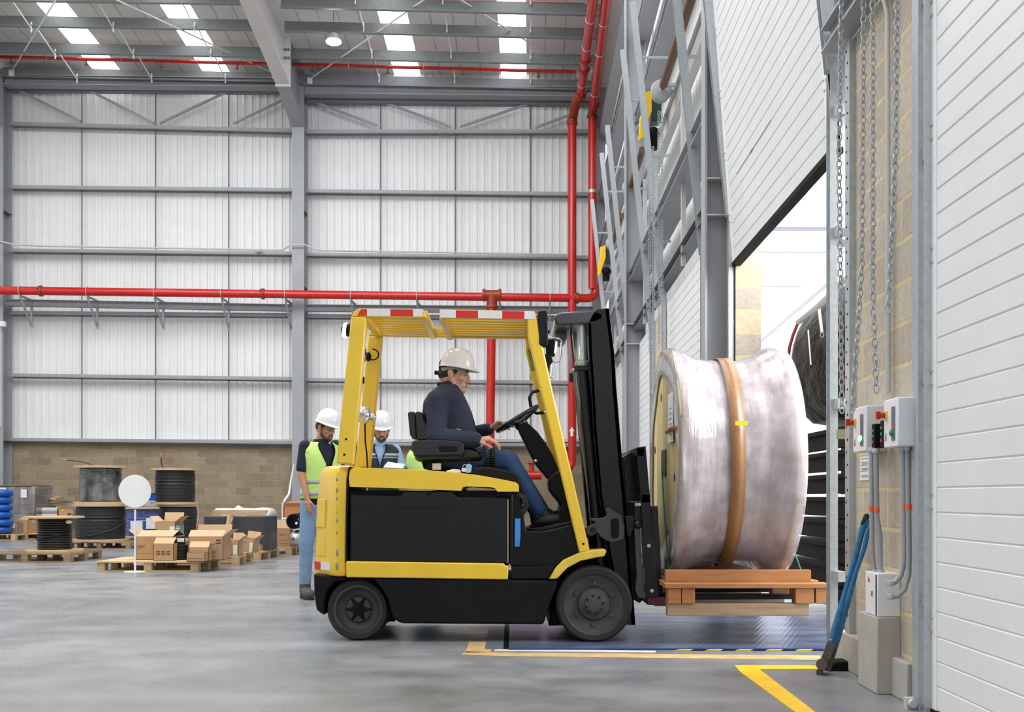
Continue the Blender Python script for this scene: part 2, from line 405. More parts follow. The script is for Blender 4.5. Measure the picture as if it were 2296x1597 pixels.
# back wall: block base, ribbed sheet above
mb = MB(); mb.box((-18, YB, -.1), (2.6, YB+.22, 2.40)); struct(mb, 'wall_back', m_block, flat=True)
mb = MB(); mb.box((-18, YB-.05, 2.40), (2.4, YB+.2, 2.47)); struct(mb, 'trim_1', m_steel_l)
def ribbed(x0, x1, pitch, depth, fn, z0, z1):
    prof = []; x = x0; k = 0
    while x < x1-1e-6:
        for dx, d in ((0, 0), (.012, -depth), (.030, -depth), (.042, 0), (pitch*.52, 0), (pitch*.52+.004, depth*.35), (pitch*.52+.016, depth*.35), (pitch*.52+.02, 0)):
            if x+dx < x1: prof.append((x+dx, d))
        x += pitch; k += 1
    prof.append((x1, 0)); mb = MB(); n = len(prof)
    vs = [fn(a, d, z0) for a, d in prof]+[fn(a, d, z1) for a, d in prof]
    mb.add(vs, [(i, i+1, n+i+1, n+i) for i in range(n-1)]); return mb
mb = ribbed(-18, 2.5, .196, .032, lambda a, d, z: (a, YB+.12+d, z), 2.42, 12.6)
struct(mb, 'wall_back_cladding', m_clad, flat=True, solid=.002)

mb = MB(); mb.box((-18.3, -3.2, -.1), (-18, YB, 13.5)); struct(mb, 'wall_left', m_clad, flat=True)
mb = MB(); mb.box((-18.3, -3.3, -.1), (2.2, -3.0, 14.5)); struct(mb, 'wall_front', m_clad, flat=True)
# dock wall (right): block piers between the doors, lintel beam, sheeting above
DOORS = [(1.70, 4.70), (6.37, 9.39), (11.07, 14.07), (15.76, 18.76), (20.45, 23.45)]
prev = -2.0
mb = MB()
for a, b in [DOORS[0], (5.96, 9.39)]+DOORS[2:]+[(YB, YB)]:
    q = [R(prev, 0), R(a, 0), R(a, 0, -.22), R(prev, 0, -.22)]
    mb.prism([V((p.x, p.y, -.05)) for p in q], (0, 0, 3.57)); prev = b
struct(mb, 'wall_right', m_blockr, flat=True)
mb = ribbed(-2, YB, .25, .03, lambda a, d, z: R(a, z, -.24+d), 3.3, 13.2); struct(mb, 'wall_right_cladding', m_clad, flat=True, solid=.002)

# ceiling: lining sheets with seams, rooflight strips between them
RZ, RS = 12.05, .08
def RF(x, Y, dz=0): return V((x-.0175*(YB-Y), Y, RZ+RS*(YB-Y)+dz))
sky_x = [(-10.86, -10.18), (-8.05, -7.37), (-3.08, -2.41), (-.28, .37)]
sky_x = [(-16.3, -15.62)] + sky_x
mb = MB(); x = -18.0; cuts = []
edges = [-18.0]+[e for p_ in sky_x for e in p_]+[2.75]
for i in range(0, len(edges)-1, 2):
    a, b = edges[i], edges[i+1]; n = max(1, round((b-a)/.5)); wd = (b-a)/n
    for k in range(n):
        p0 = a+k*wd+.010; p1 = a+(k+1)*wd-.010
        mb.prism([RF(p0, YB+.2), RF(p1, YB+.2), RF(p1, -3.1), RF(p0, -3.1)], (0, 0, .05))
    mb.prism([RF(a, YB+.2, .03), RF(b, YB+.2, .03), RF(b, -3.1, .03), RF(a, -3.1, .03)], (0, 0, .04))
struct(mb, 'ceiling', m_roof, flat=True)
for i, (a, b) in enumerate(sky_x):
    mb = MB(); mb.prism([RF(a, YB+.2, .02), RF(b, YB+.2, .02), RF(b, 4, .02), RF(a, 4, .02)], (0, 0, .02)); struct(mb, 'window_%d' % (i+1), m_sky, flat=True)

# ---- portal frames: columns against the back wall with rafters running forward under the roof
m_rafter = M('skylit_rafter', (206, 203, 200), .4, .05, .04, 2.0)  # paler than the column steel: skylight on the rafter put into the colour
def portal(xf, label, lab2):
    # xf: X of the column's right edge at the back wall
    t = thing('steel_column', label, 'column', (xf-.15, 27.6, 0), group=None)
    mb = MB(); mb.box((xf-.31, 27.34, 0), (xf, 27.36, 11.9)); mb.box((xf-.31, 27.83, 0), (xf, 27.86, 11.9)); mb.box((xf-.165, 27.36, 0), (xf-.145, 27.83, 11.9))
    mb.build('column_shaft', m_steel, t)
    mb = MB(); mb.box((xf-.36, 27.28, 0), (xf+.05, 27.88, .03)); mb.build('base_plate', m_steel_d, t)
    for z in (2.4, 6.35, 8.3): mb = MB(); mb.box((xf-.31, 27.36, z), (xf, 27.83, z+.015)); mb.build('stiffener', m_steel_d, t)
    r = thing('roof_rafter', lab2, 'rafter', (xf-.15, 27.3, 11.2))
    c = xf-.155; dx = .0175
    def pt(Y, z): return V((c-dx*(27.35-Y)+(.02 if Y < 27 else 0), Y, z))
    def tz(Y): return RZ+RS*(YB-Y)-.30
    for nm, mt, pts_ in (('haunch', m_steel, [(27.35, 10.42), (25.62, 10.83)]), ('rafter_beam', m_rafter, [(25.58, 10.83), (22.3, 11.36), (8.0, 12.75)])):
        mb = MB(); bt = [pt(Y, z) for Y, z in pts_]; tp = [pt(Y, tz(Y)) for Y, z in reversed(pts_)]
        mb.prism([p-V((.008, 0, 0)) for p in bt+tp], (.016, 0, 0))
        for A, B in zip(bt[:-1], bt[1:]): mb.beam(A, B, .33, .02)
        for A, B in zip(tp[:-1], tp[1:]): mb.beam(A, B, .33, .02)
        mb.build(nm, mt, r)
    mb = MB(); q = pt(25.6, 0); mb.box((q.x-.18, 25.57, 10.78), (q.x+.18, 25.63, tz(25.6))); mb.build('end_plate', m_rafter, r)
    mb = MB(); q = pt(25.6, 0)
    for z in (11.45, 11.65):
        for dx in (.06, .14): mb = MB(); mb.cyl((q.x+dx, 25.57, z), (q.x+dx, 25.54, z), .035, 8); mb.build('bolt', m_steel_d, r)
XM = PX(682, 27.35); BAY = 7.69
portal(XM, 'grey steel column in the middle of the back wall, behind the standing workers', 'pale rafter rising from the middle back column towards the viewer')
portal(XM-BAY, 'grey steel column at the left edge of the picture', 'grey rafter above the column at the left edge')
portal(XM+BAY, 'grey steel corner column behind the red vertical pipes', 'grey rafter in the right corner where the two walls meet')
XL0, XL1, XR1 = XM-BAY, XM-.31, XM+BAY-.31

# ---- girts on the back wall; one per bay and height
rows = [('topmost', 276, 292, 293), ('second from the top', 417, 424, 433), ('third from the top', 558, 565, 574), ('lower middle', 697, 702, 708), ('second from the bottom', 836, 844, 853), ('lowest', 979, 986, 992)]
for lab, yl, ym, yr in rows:
    for bay in (0, 1):
        a, b = ((XL0+.02, XL1+.0) if bay == 0 else (XM, XR1))
        za, zb = (PZ(yl, YB), PZ(ym, YB)) if bay == 0 else (PZ(ym+2, YB), PZ(yr, YB))
        mb = MB(); mb.beam((a, 27.76, za-.05), (b, 27.76, zb-.05), .20, .012); mb.beam((a, 27.66, za-.085), (b, 27.66, zb-.085), .012, .07); mb.beam((a, 27.85, za-.1), (b, 27.85, zb-.1), .012, .11)
        mb.beam((a, 27.70, za-.125), (b, 27.70, zb-.125), .08, .01)
        mb.build('wall_girt', m_steel, None, 'grey wall girt of the %s bay, %s of its rows' % (('left', 'right')[bay], lab), 'beam', 'girts on the back wall')
# larger tie beam under the red main
for bay in (0, 1):
    a, b = ((XL0+.02, XL1) if bay == 0 else (XM, XR1)); za, zb = ((671, 683), (683, 688))[bay]
    mb = MB(); A = V((a, 27.5, PZ(za+8, 27.5))); B = V((b, 27.5, PZ(zb+8, 27.5))); mb.ibeam(A, B, .17, .17, .014)
    mb.build('tie_beam', m_steel, None, 'grey steel tie beam carrying the red main\'s brackets in the %s bay' % ('left', 'right')[bay], 'beam', 'tie beams under the red main')
# eaves beams
for bay in (0, 1):
    a, b = ((XL0+.02, XL1) if bay == 0 else (XM, XR1)); ya, yb = ((183, 190), (204, 211))[bay]
    mb = MB(); A = V((a, 27.4, PZ(ya, 27.4))); B = V((b, 27.4, PZ(yb, 27.4))); mb.ibeam(A, B, .34, .24, .018); 
    mb.build('eaves_beam', m_steel, None, 'deep grey eaves beam at the wall top in the %s bay' % ('left', 'right')[bay], 'beam', 'eaves beams')
    ya, yb = ((201, 205), (228, 233))[bay]
    mb = MB(); A = V((a, 27.75, PZ(ya, 27.75))); B = V((b, 27.75, PZ(yb, 27.75))); mb.beam(A, B, .2, .12)
    mb.build('eaves_channel', m_steel_d, None, 'dark channel just below the eaves beam in the %s bay' % ('left', 'right')[bay], 'beam', 'channels under the eaves beams')
# sag rods and truss diagonals
rodx = [187, 352, 515, 855, 1022, 1190]
for i, px in enumerate(rodx):
    x = PX(px, YB); mb = MB(); mb.cyl((x, 27.8, 2.45), (x, 27.8, PZ(205 if px < 600 else 232, YB)), .017, 8)
    mb.build('sag_rod', m_steel_d, None, 'thin upright grey rod on the back wall, %s from the left' % ORD[i], 'rod', 'upright rods on the back wall')
dg = [((39, 201), (181, 272)), ((194, 200), (345, 276)), ((358, 276), (515, 203)), ((523, 277), (645, 219)), ((698, 226), (846, 281)), ((859, 229), (1011, 284)), ((1032, 284), (1188, 232)), ((1201, 286), (1285, 255))]
for i, (a, b) in enumerate(dg):
    mb = MB(); mb.beam(P(*a, 27.72), P(*b, 27.72), .05, .055)
    mb.build('bracing_strut', m_steel, None, 'slanting grey strut between the top two wall rails, %s from the left' % ORD[i], 'brace', 'slanting struts along the wall top')

# ---- purlins
pur = [(27.3, (20, 151), (627, 163), (672, 167), (1300, 181)), (26.05, (-30, 91), (604, 106), (655, 108), (1300, 123)), (24.8, (-30, 31), (566, 44), (638, 47), (1310, 64)), (23.6, (-30, -28), (548, -15), (630, -8), (1312, 10)), (22.4, (-30, -90), (530, -78), (615, -74), (1312, -58))]
pn = ['nearest the back wall', 'second from the back wall', 'third from the back wall', 'fourth from the back wall', 'fifth from the back wall']
for i, (Y, a, b, c, d) in enumerate(pur):
    for bay, (p, q) in enumerate(((a, b), (c, d))):
        A = P(*p, Y); B = P(*q, Y)
        if bay == 1: B.x = min(B.x+.35, 2.1)
        if bay == 0: A.x = XL0 if i == 0 else -14.5
        mb = MB(); h = .265
        mb.beam(A-V((0, 0, h/2)), B-V((0, 0, h/2)), .006, h); mb.beam(A+V((0, .04, -.004)), B+V((0, .04, -.004)), .09, .008); mb.beam(A+V((0, -.035, -h)), B+V((0, -.035, -h)), .09, .008); mb.beam(A+V((0, -.078, -h+.015)), B+V((0, -.078, -h+.015)), .006, .03)
        mb.build('roof_purlin', m_purlin, None, 'galvanised roof purlin of the %s bay, %s' % (('left', 'right')[bay], pn[i]), 'beam', 'roof purlins')
Ys = [p_[0] for p_ in pur]
for i, px in enumerate(rodx):
    x = PX(px, 27.6)
    for k in range(4):
        A = RF(x, Ys[k]-.02); B = RF(x, Ys[k+1]+.03)
        if (i < 3 and k > 2): continue
        mb = MB(); mb.beam(V((A.x, A.y, A.z-.52)), V((B.x, B.y, B.z-.34)), .02, .02); mb.beam(V((A.x, A.y-.05, A.z-.60)), V((A.x, A.y-.05, A.z-.36)), .03, .02)
        mb.build('purlin_strut', m_white, None, 'thin white roof strut, %s row from the left, %s from the wall' % (ORD[i], ORD[k]), 'rod', 'white struts between the purlins')
wires = [((125, 0), (26, 160), 'first'), ((262, 0), (615, 165), 'second'), ((950, 0), (695, 177), 'third'), ((1033, 0), (1298, 165), 'fourth')]
for a, b, n_ in wires:
    A = P(*a, 23.3); B = P(*b, 27.2); A2 = A+(A-B)*.25; t = thing('bracing_rod', 'long pale tie rod crossing below the roof, %s from the left' % n_, 'rod', A2, group='long roof tie rods')
    mb = MB(); mb.cyl(A2, B, .018, 8); mb.build('rod', m_offw, t)
    mb = MB(); mb.beam(B+V((-.06, 0, -.05)), B+V((.06, 0, -.05)), .06, .16); mb.build('end_block', m_offw, t)

# high bay lamp
c = P(748, 92, 24.6); t = thing('high_bay_lamp', 'round glowing high bay lamp hanging from the roof on a wire', 'lamp', c)
mb = MB(); mb.lathe([(.14, 0), (.175, -.012), (.175, -.03), (.15, -.05), (.01, -.055)], c, n=28); mb.build('lens', m_led, t)
mb = MB(); mb.lathe([(.17, .0), (.17, .04), (.11, .07), (.09, .16), (.03, .19)], c, n=28); mb.build('lamp_housing', m_steel_l, t)
mb = MB(); mb.cyl(c+V((0, 0, .18)), c+V((0, 0, .84)), .008, 6); mb.build('suspension_wire', m_steel_d, t)

# ================================================================== RED SPRINKLER PIPES
def coupling(mb, c, ax, r, wd=.07):
    ax = V(ax).normalized(); mb.lathe([(r+.004, -wd/2), (r+.028, -wd/2), (r+.034, -wd*.2), (r+.034, wd*.2), (r+.028, wd/2), (r+.004, wd/2)], c, ax, 20)
def bolts(mb, c, ax, r):
    ax = V(ax).normalized(); u = V((0, -1, 0)); 
    sd = ax.cross(u).normalized()
    for s in (-1, 1): mb.cyl(V(c)+sd*s*(r+.04)-u*.04, V(c)+sd*s*(r+.04)+u*.05, .014, 8)
YP = 26.9
A = P(-40, 651, YP); B = P(1318, 669, YP); pr = .105
t = thing('sprinkler_main', 'long horizontal red water main running across the back wall', 'pipe', (A+B)/2)
mb = MB(); mb.tube([A, B, B+V((.10, .02, .02)), B+V((.17, .05, .10)), B+V((.19, .06, .22)), B+V((.19, .06, .35))], pr, 20); mb.build('pipe', m_red, t)
for px in (-10, 92, 590, 1295):
    c = A.lerp(B, (px+40)/1358); mb = MB(); coupling(mb, c, B-A, pr); q = mb.build('coupling', m_coupl, t)
    mb = MB(); mb.cyl(c+V((-.06, -.06, .1)), c+V((-.06, -.14, .06)), .02, 8); mb.build('coupling_bolt', m_chrome, q)
for i, px in enumerate((45, 196, 347, 497, 640, 787, 935, 1120, 1233)):
    c = A.lerp(B, (px+40)/1358); t = thing('pipe_bracket', 'grey triangular bracket holding up the red main, %s from the left' % ORD[i], 'bracket', c, group='brackets under the red main')
    mb = MB(); mb.beam(c+V((0, .02, -pr-.02)), c+V((.02, .62, -pr-.02)), .05, .04); mb.beam(c+V((0, 0, -pr-.03)), c+V((.02, .62, -.82)), .04, .04); mb.beam(c+V((.02, .60, -pr)), c+V((.02, .60, -.84)), .05, .05)
    mb.build('bracket_frame', m_steel, t)
    pts = [c+V((0, math.sin(a)*(pr+.012), math.cos(a)*(pr+.012))) for a in [PI*2*k/16 for k in range(16)]]
    mb = MB(); mb.tube(pts, .009, 6, True); mb.build('pipe_strap', m_steel_l, t)
# riser down from the main
c = P(1103, 662, YP); t = thing('sprinkler_riser', 'red upright pipe dropping from the main behind the driver', 'pipe', (c.x, YP, 1.2))
mb = MB(); lo = P(1098, 1042, YP); mb.tube([c-V((0, 0, .1)), lo], .112, 20); mb.tube([lo, lo+V((0, 0, -.12)), lo+V((.06, 0, -.22)), lo+V((.2, 0, -.27)), lo+V((.95, 0, -.27))], .09, 14); mb.build('pipe', m_red, t)
mb = MB(); mb.tube([c+V((0, 0, -.02)), c-V((0, 0, .32))], .135, 18); mb.tube([c-V((.24, 0, .0)), c+V((.24, 0, 0))], .13, 18); coupling(mb, c-V((.2, 0, 0)), (1, 0, 0), .125); coupling(mb, c+V((.2, 0, 0)), (1, 0, 0), .125); coupling(mb, c-V((0, 0, .3)), (0, 0, 1), .125)
mb.build('tee_fitting', m_coupl, t)
v = lo+V((1.05, 0, -.27)); mb = MB(); mb.tube([v-V((.25, 0, 0)), v+V((.25, 0, 0))], .11, 14); mb.tube([v, v+V((0, 0, .28))], .06, 12); mb.lathe([(.1, 0), (.12, .02), (.1, .04)], v+V((0, 0, .28)), n=16); mb.build('valve', m_red, t)
# two upright pipes by the corner that follow the roof up
def roofpipe(label, xb, ytop_px, ztop, zbot_px, xu, lean, elbow, name='sprinkler_upright'):
    Y = 26.9; a = P(xb, zbot_px, Y); b = P(xb, ytop_px, Y)
    b.x = a.x
    k = P(*lean, Y-.6); up = P(xu, -25, 21.6); t = thing(name, label, 'pipe', a); r = .105
    mb = MB(); path = [a, b]
    if elbow: path += [b+V((.02, -.02, .08)), k-V((.12, -.1, .14)), k]
    else: path += [k]
    mb.tube([a, b], r, 18); mb.tube([k, up], r, 18)
    if elbow == 1:
        e = a; mb.tube([e, e-V((0, 0, .1)), e-V((.05, 0, .2)), e-V((.18, 0, .26)), e-V((.8, 0, .27))], r*.9, 16)
    mb.build('pipe', m_red, t)
    mb = MB(); mb.tube([b-V((0, 0, .12)), b]+path[2:], r+.012, 18); coupling(mb, b-V((0, 0, .1)), (0, 0, 1), r); mb.build('elbow', m_coupl, t)
    for q in [k]+([k.lerp(up, .28), k.lerp(up, .38)] if elbow else []): mb = MB(); coupling(mb, q, up-k, r); mb.build('coupling', m_coupl, t)
    for f in (.12, .5, .75): mb = MB(); mb.lathe([(r+.002, -.006), (r+.01, 0), (r+.002, .006)], k.lerp(up, f), up-k, 16); mb.build('pipe_clip', m_galv, t)
    z = a.lerp(b, .42 if elbow else .55); mb = MB(); mb.lathe([(r, -.04), (r+.012, -.04), (r+.012, .04), (r, .04)], z, (0, 0, 1), 18)
    mb.build('pipe_clip', m_galv, t); return t, a
t1, a1 = roofpipe('left of the two red upright pipes in the corner, marked with a white arrow', 1283, 268, 0, 1030, 1333, (1302, 212), 1)
ar = P(1281.5, 969, 26.9); y = ar.y-.107
mb = MB(); s_ = 1/89.0
mb.prism([V((ar.x+dx*s_, y, ar.z-dy*s_)) for dx, dy in ((-3, 10), (3, 10), (3, -1), (6, -1), (0, -11), (-6, -1), (-3, -1))], (0, .03, 0)); mb.build('flow_arrow', m_white, t1)
t2, a2 = roofpipe('right of the two red upright pipes in the corner, joining the horizontal main', 1328, 252, 0, 648, 1362, (1331, 235), 0)
for i, (Y, a, b, lab) in enumerate(((26.6, (-60, 126), (1292, 161), 'thin red sprinkler line crossing under the roof near the back wall'), (23.9, (640, -2), (1312, 11), 'thin red sprinkler line at the top edge of the picture'))):
    A = P(*a, Y); B = P(*b, Y); t = thing('sprinkler_line', lab, 'pipe', (A+B)/2)
    mb = MB(); mb.tube([A, B], .042, 12); mb.build('pipe', m_red, t)
    for j in range(8):
        f = (j+.5)/8; c = A.lerp(B, f)
        mb = MB(); mb.cyl(c-V((0, 0, .04)), c-V((0, 0, .14)), .018, 8); mb.cyl(c-V((0, 0, .14)), c-V((0, 0, .155)), .04, 10); mb.build('sprinkler_head', m_coupl, t)
        c = A.lerp(B, f+.06); mb = MB(); mb.tube([c+V((0, math.sin(q)*.055, math.cos(q)*.055)) for q in [PI*2*k/10 for k in range(10)]], .008, 5, True); mb.cyl(c+V((0, 0, .05)), c+V((0, 0, .3)), .008, 5); mb.build('pipe_hanger', m_steel_l, t)
# grey conduit hopping over the middle column, box on the girt
pts = [P(-40, 533, 27.3), P(35, 549, 27.3), P(100, 552, 27.4), P(628, 561, 27.4), P(634, 561, 27.25), P(650, 550, 27.22), P(684, 549, 27.22), P(712, 562, 27.4), P(1290, 571, 27.5)]
mb = MB(); mb.tube(pts, .022, 8); mb.build('cable_conduit', m_steel_l, None, 'thin grey conduit along the third wall rail, hopping over the column', 'conduit')
mb = MB(); c = P(579, 560, 27.55); mb.box(c-V((.07, .05, .06)), c+V((.07, .05, .07))); mb.build('junction_box', m_offw, None, 'tiny pale junction box on the third wall rail', 'box', bev=.01)
c = P(4, 727, 27.2); mb = MB(); mb.box(c-V((.12, .06, .07)), c+V((.1, .06, .07))); t = mb.build('alarm_call_point', m_offw, None, 'small white box on the column at the left edge', 'box', bev=.015)
mb = MB(); mb.cyl(c-V((.02, .0, .07)), c-V((.02, 0, 2.6)), .012, 6); mb.build('drop_wire', m_offw, t)
# ================================================================== DOCK WALL (RIGHT)
# columns standing in front of the block wall
for Y, lab in ((9.72, 'grey steel column beside the open dock door'), (17.8, 'grey steel column between the second and third closed dock doors')):
    t = thing('steel_column', lab, 'column', R(Y, 0, .1))
    mb = MB(); p0, p1 = .235, -.10
    for (pa, pb, ya, yb) in ((p0, p0-.02, -.11, .11), (p1+.02, p1, -.11, .11), (p0-.02, p1+.02, -.008, .008)):
        q = [R(Y+ya, 0, pa), R(Y+yb, 0, pa), R(Y+yb, 0, pb), R(Y+ya, 0, pb)]; mb.prism(q, (0, 0, 13.0))
    mb.build('column_shaft', m_steel, t)
    for z in (3.49, 3.82):
        q = [R(Y-.11, z, p0-.02), R(Y+.11, z, p0-.02), R(Y+.11, z, p1), R(Y-.11, z, p1)]; mb = MB(); mb.prism(q, (0, 0, .014)); mb.build('stiffener', m_steel_l, t)
# horizontal steel on the dock wall
def rail(z, y0, y1, p, wd, h, mat, name, label, cat='beam', group=None):
    mb = MB(); mb.ibeam(R(y0, z, p), R(y1, z, p), wd, h, .012, up=(0, 0, 1)); return mb.build(name, mat, None, label, cat, group)
for z, p, wd, h, mt, lb in ((3.78, .03, .14, .13, m_steel_d, 'dark grey strip in place of the shaded gap above the closed dock doors'), (4.62, .02, .30, .16, m_steel, 'wide grey rail above the dark strip on the dock wall'), (5.98, -.06, .10, .34, m_steel_l, 'pale deep rail behind the brown spring shafts'),  # first entry: dark strip put where only a black, shaded gap runs
                         (7.25, -.05, .25, .16, m_steel, 'grey rail high on the dock wall above the spring shafts'), (8.6, -.05, .25, .16, m_steel, 'second grey rail from the roof on the dock wall'), (10.2, -.05, .25, .16, m_steel, 'grey rail nearest the roof on the dock wall')):
    rail(z, 9.85, YB-.1, p, wd, h, mt, 'dock_wall_girt', lb, 'beam', 'rails on the dock wall')
for i, (y_, z0, z1) in enumerate(((12.2, 3.6, 5.8), (14.9, 3.6, 5.8), (16.3, 3.6, 5.8), (19.6, 3.6, 5.8), (22, 3.6, 5.8))):
    mb = MB(); mb.beam(R(y_, z0, .06), R(y_, z1, .06), .05, .05); mb.build('dock_wall_post', m_steel_l, None, 'short upright post above the dock doors, %s from the viewer' % ORD[i], 'post', 'short posts above the dock doors')

# door leaves
def leaf(n, y0, y1, z0, z1, p, lean, label_stiles=True, pitch=.109, joints=()):
    t = thing('door_%d' % n, None, None, R((y0+y1)/2, z0, p)); 
    del t['label']; del t['category']; t['kind'] = 'structure'
    mb = MB(); z = z0
    def Q(y, z, d): return R(y, z, p+lean*(z-z0)+d)
    while z < z1-.01:
        zt = min(z+pitch, z1)
        prof = [(0, z), (0, zt), (-.006, zt), ]
        a, b = y0+.0, y1
        g = .006
        vs = [Q(a, z+g, 0), Q(b, z+g, 0), Q(b, zt-g, 0), Q(a, zt-g, 0), Q(a, z, -.007), Q(b, z, -.007), Q(b, zt, -.007), Q(a, zt, -.007), Q(a, z, -.045), Q(b, z, -.045), Q(b, zt, -.045), Q(a, zt, -.045)]
        mb.add(vs, [(0, 1, 2, 3), (0, 4, 5, 1), (3, 2, 6, 7), (0, 3, 7, 4), (1, 5, 6, 2), (4, 8, 9, 5), (7, 6, 10, 11), (8, 11, 10, 9), (4, 7, 11, 8), (5, 9, 10, 6)])
        z = zt
    mb.build('door_panels', m_offw, t, flat=True)
    mb = MB(); mbb = MB()
    for a, b in ((y0-.0, y0+.10), (y1-.13, y1)):
        vs = [Q(a, z0, .004), Q(b, z0, .004), Q(b, z1, .004), Q(a, z1, .004)]; e = Q(a, z0, -.05)-Q(a, z0, .004); mb.prism(vs, e)
        z = z0+.35
        while z < z1:
            for dy, dz in ((-.022, 0), (.022, .01), (-.022, .06), (.022, .07)):
                c = Q((a+b)/2+dy, z+dz, .004); mbb.cyl(c, c+V((-.006, 0, 0)), .008, 8)
            z += .545
    mb.build('edge_stile', m_white, t, flat=True); mbb.build('rivets', m_steel_l, t)
    mb = MB(); vs = [Q(y0, z0-.03, .01), Q(y1, z0-.03, .01), Q(y1, z0+.004, .01), Q(y0, z0+.004, .01)]; mb.prism(vs, V((.07, 0, 0))); mb.build('bottom_seal', m_blkm, t)
    return t
leaf(1, 1.55, 4.82, .02, 3.9, .02, 0)
d2 = leaf(2, 6.30, 9.46, 3.02, 6.60, .02, .074)
leaf(3, 11.0, 14.1, .02, 3.52, .0, 0); leaf(4, 15.7, 18.8, .02, 3.52, .0, 0); leaf(5, 20.4, 23.5, .02, 3.52, .0, 0)
# rust streaks on the raised leaf
mb = MB()
for (y0, y1, z, h) in ((7.7, 9.0, 3.672, .004), (8.35, 8.45, 3.668, .012)):
    mb.prism([R(y0, z, .026+.074*(z-3.02)), R(y1, z, .026+.074*(z-3.02)), R(y1, z+h, .026+.074*(z-3.02)), R(y0, z+h, .026+.074*(z-3.02))], V((.002, 0, 0)))
mb.build('rust_streak', M('rust', (150, 120, 92), .8), d2)

# door tracks: upright to 3.5 m, then leaning in to 7.5 m
for di, (a, b) in enumerate(DOORS):
    for s, y_ in ((0, a-.10), (1, b+.08)):
        if y_ < 4: continue
        nm = ['the near closed door', 'the open dock door', 'the second closed door', 'the third closed door', 'the far closed door'][di]
        t = thing('door_track', 'galvanised door track on the %s side of %s' % (('near', 'far')[s], nm), 'track', R(y_, 0, .05), group='galvanised door tracks')
        mb = MB(); zt = 7.5; pb = .035
        lo0, lo1 = R(y_, 0, pb), R(y_, 3.45, pb); top = R(y_, zt, pb+.105*(zt-3.5))
        if di == 0: lo1 = R(y_, 7.5, pb); top = None
        for off in (-.036, .036): mb.beam(lo0+V((0, off, 0)), lo1+V((0, off, 0)), .045, .006, up=(0, 1, 0))
        mb.beam(lo0+V((.02, 0, 0)), lo1+V((.02, 0, 0)), .006, .056, up=(0, 1, 0))
        mb.build('upright_track', m_galv, t)
        if top is not None:
            mb = MB(); d = top-lo1
            for off in (-.032, .032): mb.beam(lo1+V((0, off, 0)), top+V((0, off, 0)), .075, .006, up=(0, 1, 0))
            mb.beam(lo1+V((.04, 0, 0)), top+V((.04, 0, 0)), .006, .075, up=(0, 1, 0)); mb.build('inclined_track', m_galv, t)
            for f in (.22, .5, .82):
                c = lo1.lerp(top, f); e = R(y_, c.z, -.05); mb = MB(); mb.beam(c, e, .03, .03); mb.build('track_strut', m_galv, t)
        for z in (.5, 1.5, 2.5, 3.2): mb = MB(); mb.beam(R(y_, z, .02), R(y_+(-.1, .1)[s], z, .004), .05, .06); mb.build('track_bracket', m_galv, t)
# perforated jamb angles
for di, (a, b) in enumerate(DOORS[:4]):
    for s, y_ in ((0, a-(.40 if di == 1 else .28)), (1, b+.18)):
        if y_ < 4: continue
        nm = ['the near closed door', 'the open dock door', 'the second closed door', 'the third closed door'][di]
        mb = MB(); q = [R(y_-.04, 0, .035), R(y_+.04, 0, .035), R(y_+.04, 0, .0), R(y_-.04, 0, 0)]; mb.prism(q, (0, 0, 3.5))
        o = mb.build('jamb_angle', m_galv, None, 'perforated galvanised angle fixed to the %s jamb of %s' % (('near', 'far')[s], nm), 'angle', 'perforated jamb angles')
        if di == 1 and s == 0:
            mb = MB()
            for k in range(46):
                z = .3+k*.07
                c = R(y_+.014*(1 if k % 2 else -.5), z, .0355); mb.cyl(c, c+V((-.002, 0, 0)), .007, 6)
            mb.build('perforations', m_blkm, o)
# lintel over the near part
mb = MB(); mb.ibeam(R(4.4, 3.60, .06), R(6.2, 3.60, .06), .12, .14, .012); mb.build('lintel_beam', m_steel, None, 'short grey lintel beam above the block pier', 'beam')
# brown spring shafts with drums and hoist motors
SZ, SP = 6.12, .14
for i, (y0, y1, lab) in enumerate(((10.2, 13.4, 'brown spring shaft nearest the viewer, high on the dock wall'), (15.9, 17.7, 'brown spring shaft just beyond the nearer hoist motor'), (19.6, 21.6, 'brown spring shaft just before the far hoist motor'))):
    t = thing('spring_shaft', lab, 'shaft', R(y0, SZ, SP), group='brown spring shafts')
    mb = MB(); mb.tube([R(y0, SZ, SP), R(y1, SZ, SP)], .052, 14); mb.build('spring_sleeve', m_brown, t)
    mb = MB(); mb.tube([R(y1, SZ, SP), R(y1+.5, SZ, SP)], .016, 10); mb.build('shaft', m_steel_d, t)
    mb = MB(); ax = R(y1+1, 0)-R(y1, 0); mb.lathe([(.03, 0), (.13, .03), (.14, .05), (.10, .2), (.11, .22), (.03, .24)], R(y1+.12, SZ, SP), ax, 20); mb.build('cable_drum', m_steel, t)
    mb = MB(); mb.beam(R(y1, SZ, SP), R(y1, SZ, -.02), .05, .04); mb.beam(R(y0+.1, SZ, SP), R(y0+.1, SZ, -.02), .05, .04); mb.build('shaft_bracket', m_galv, t)
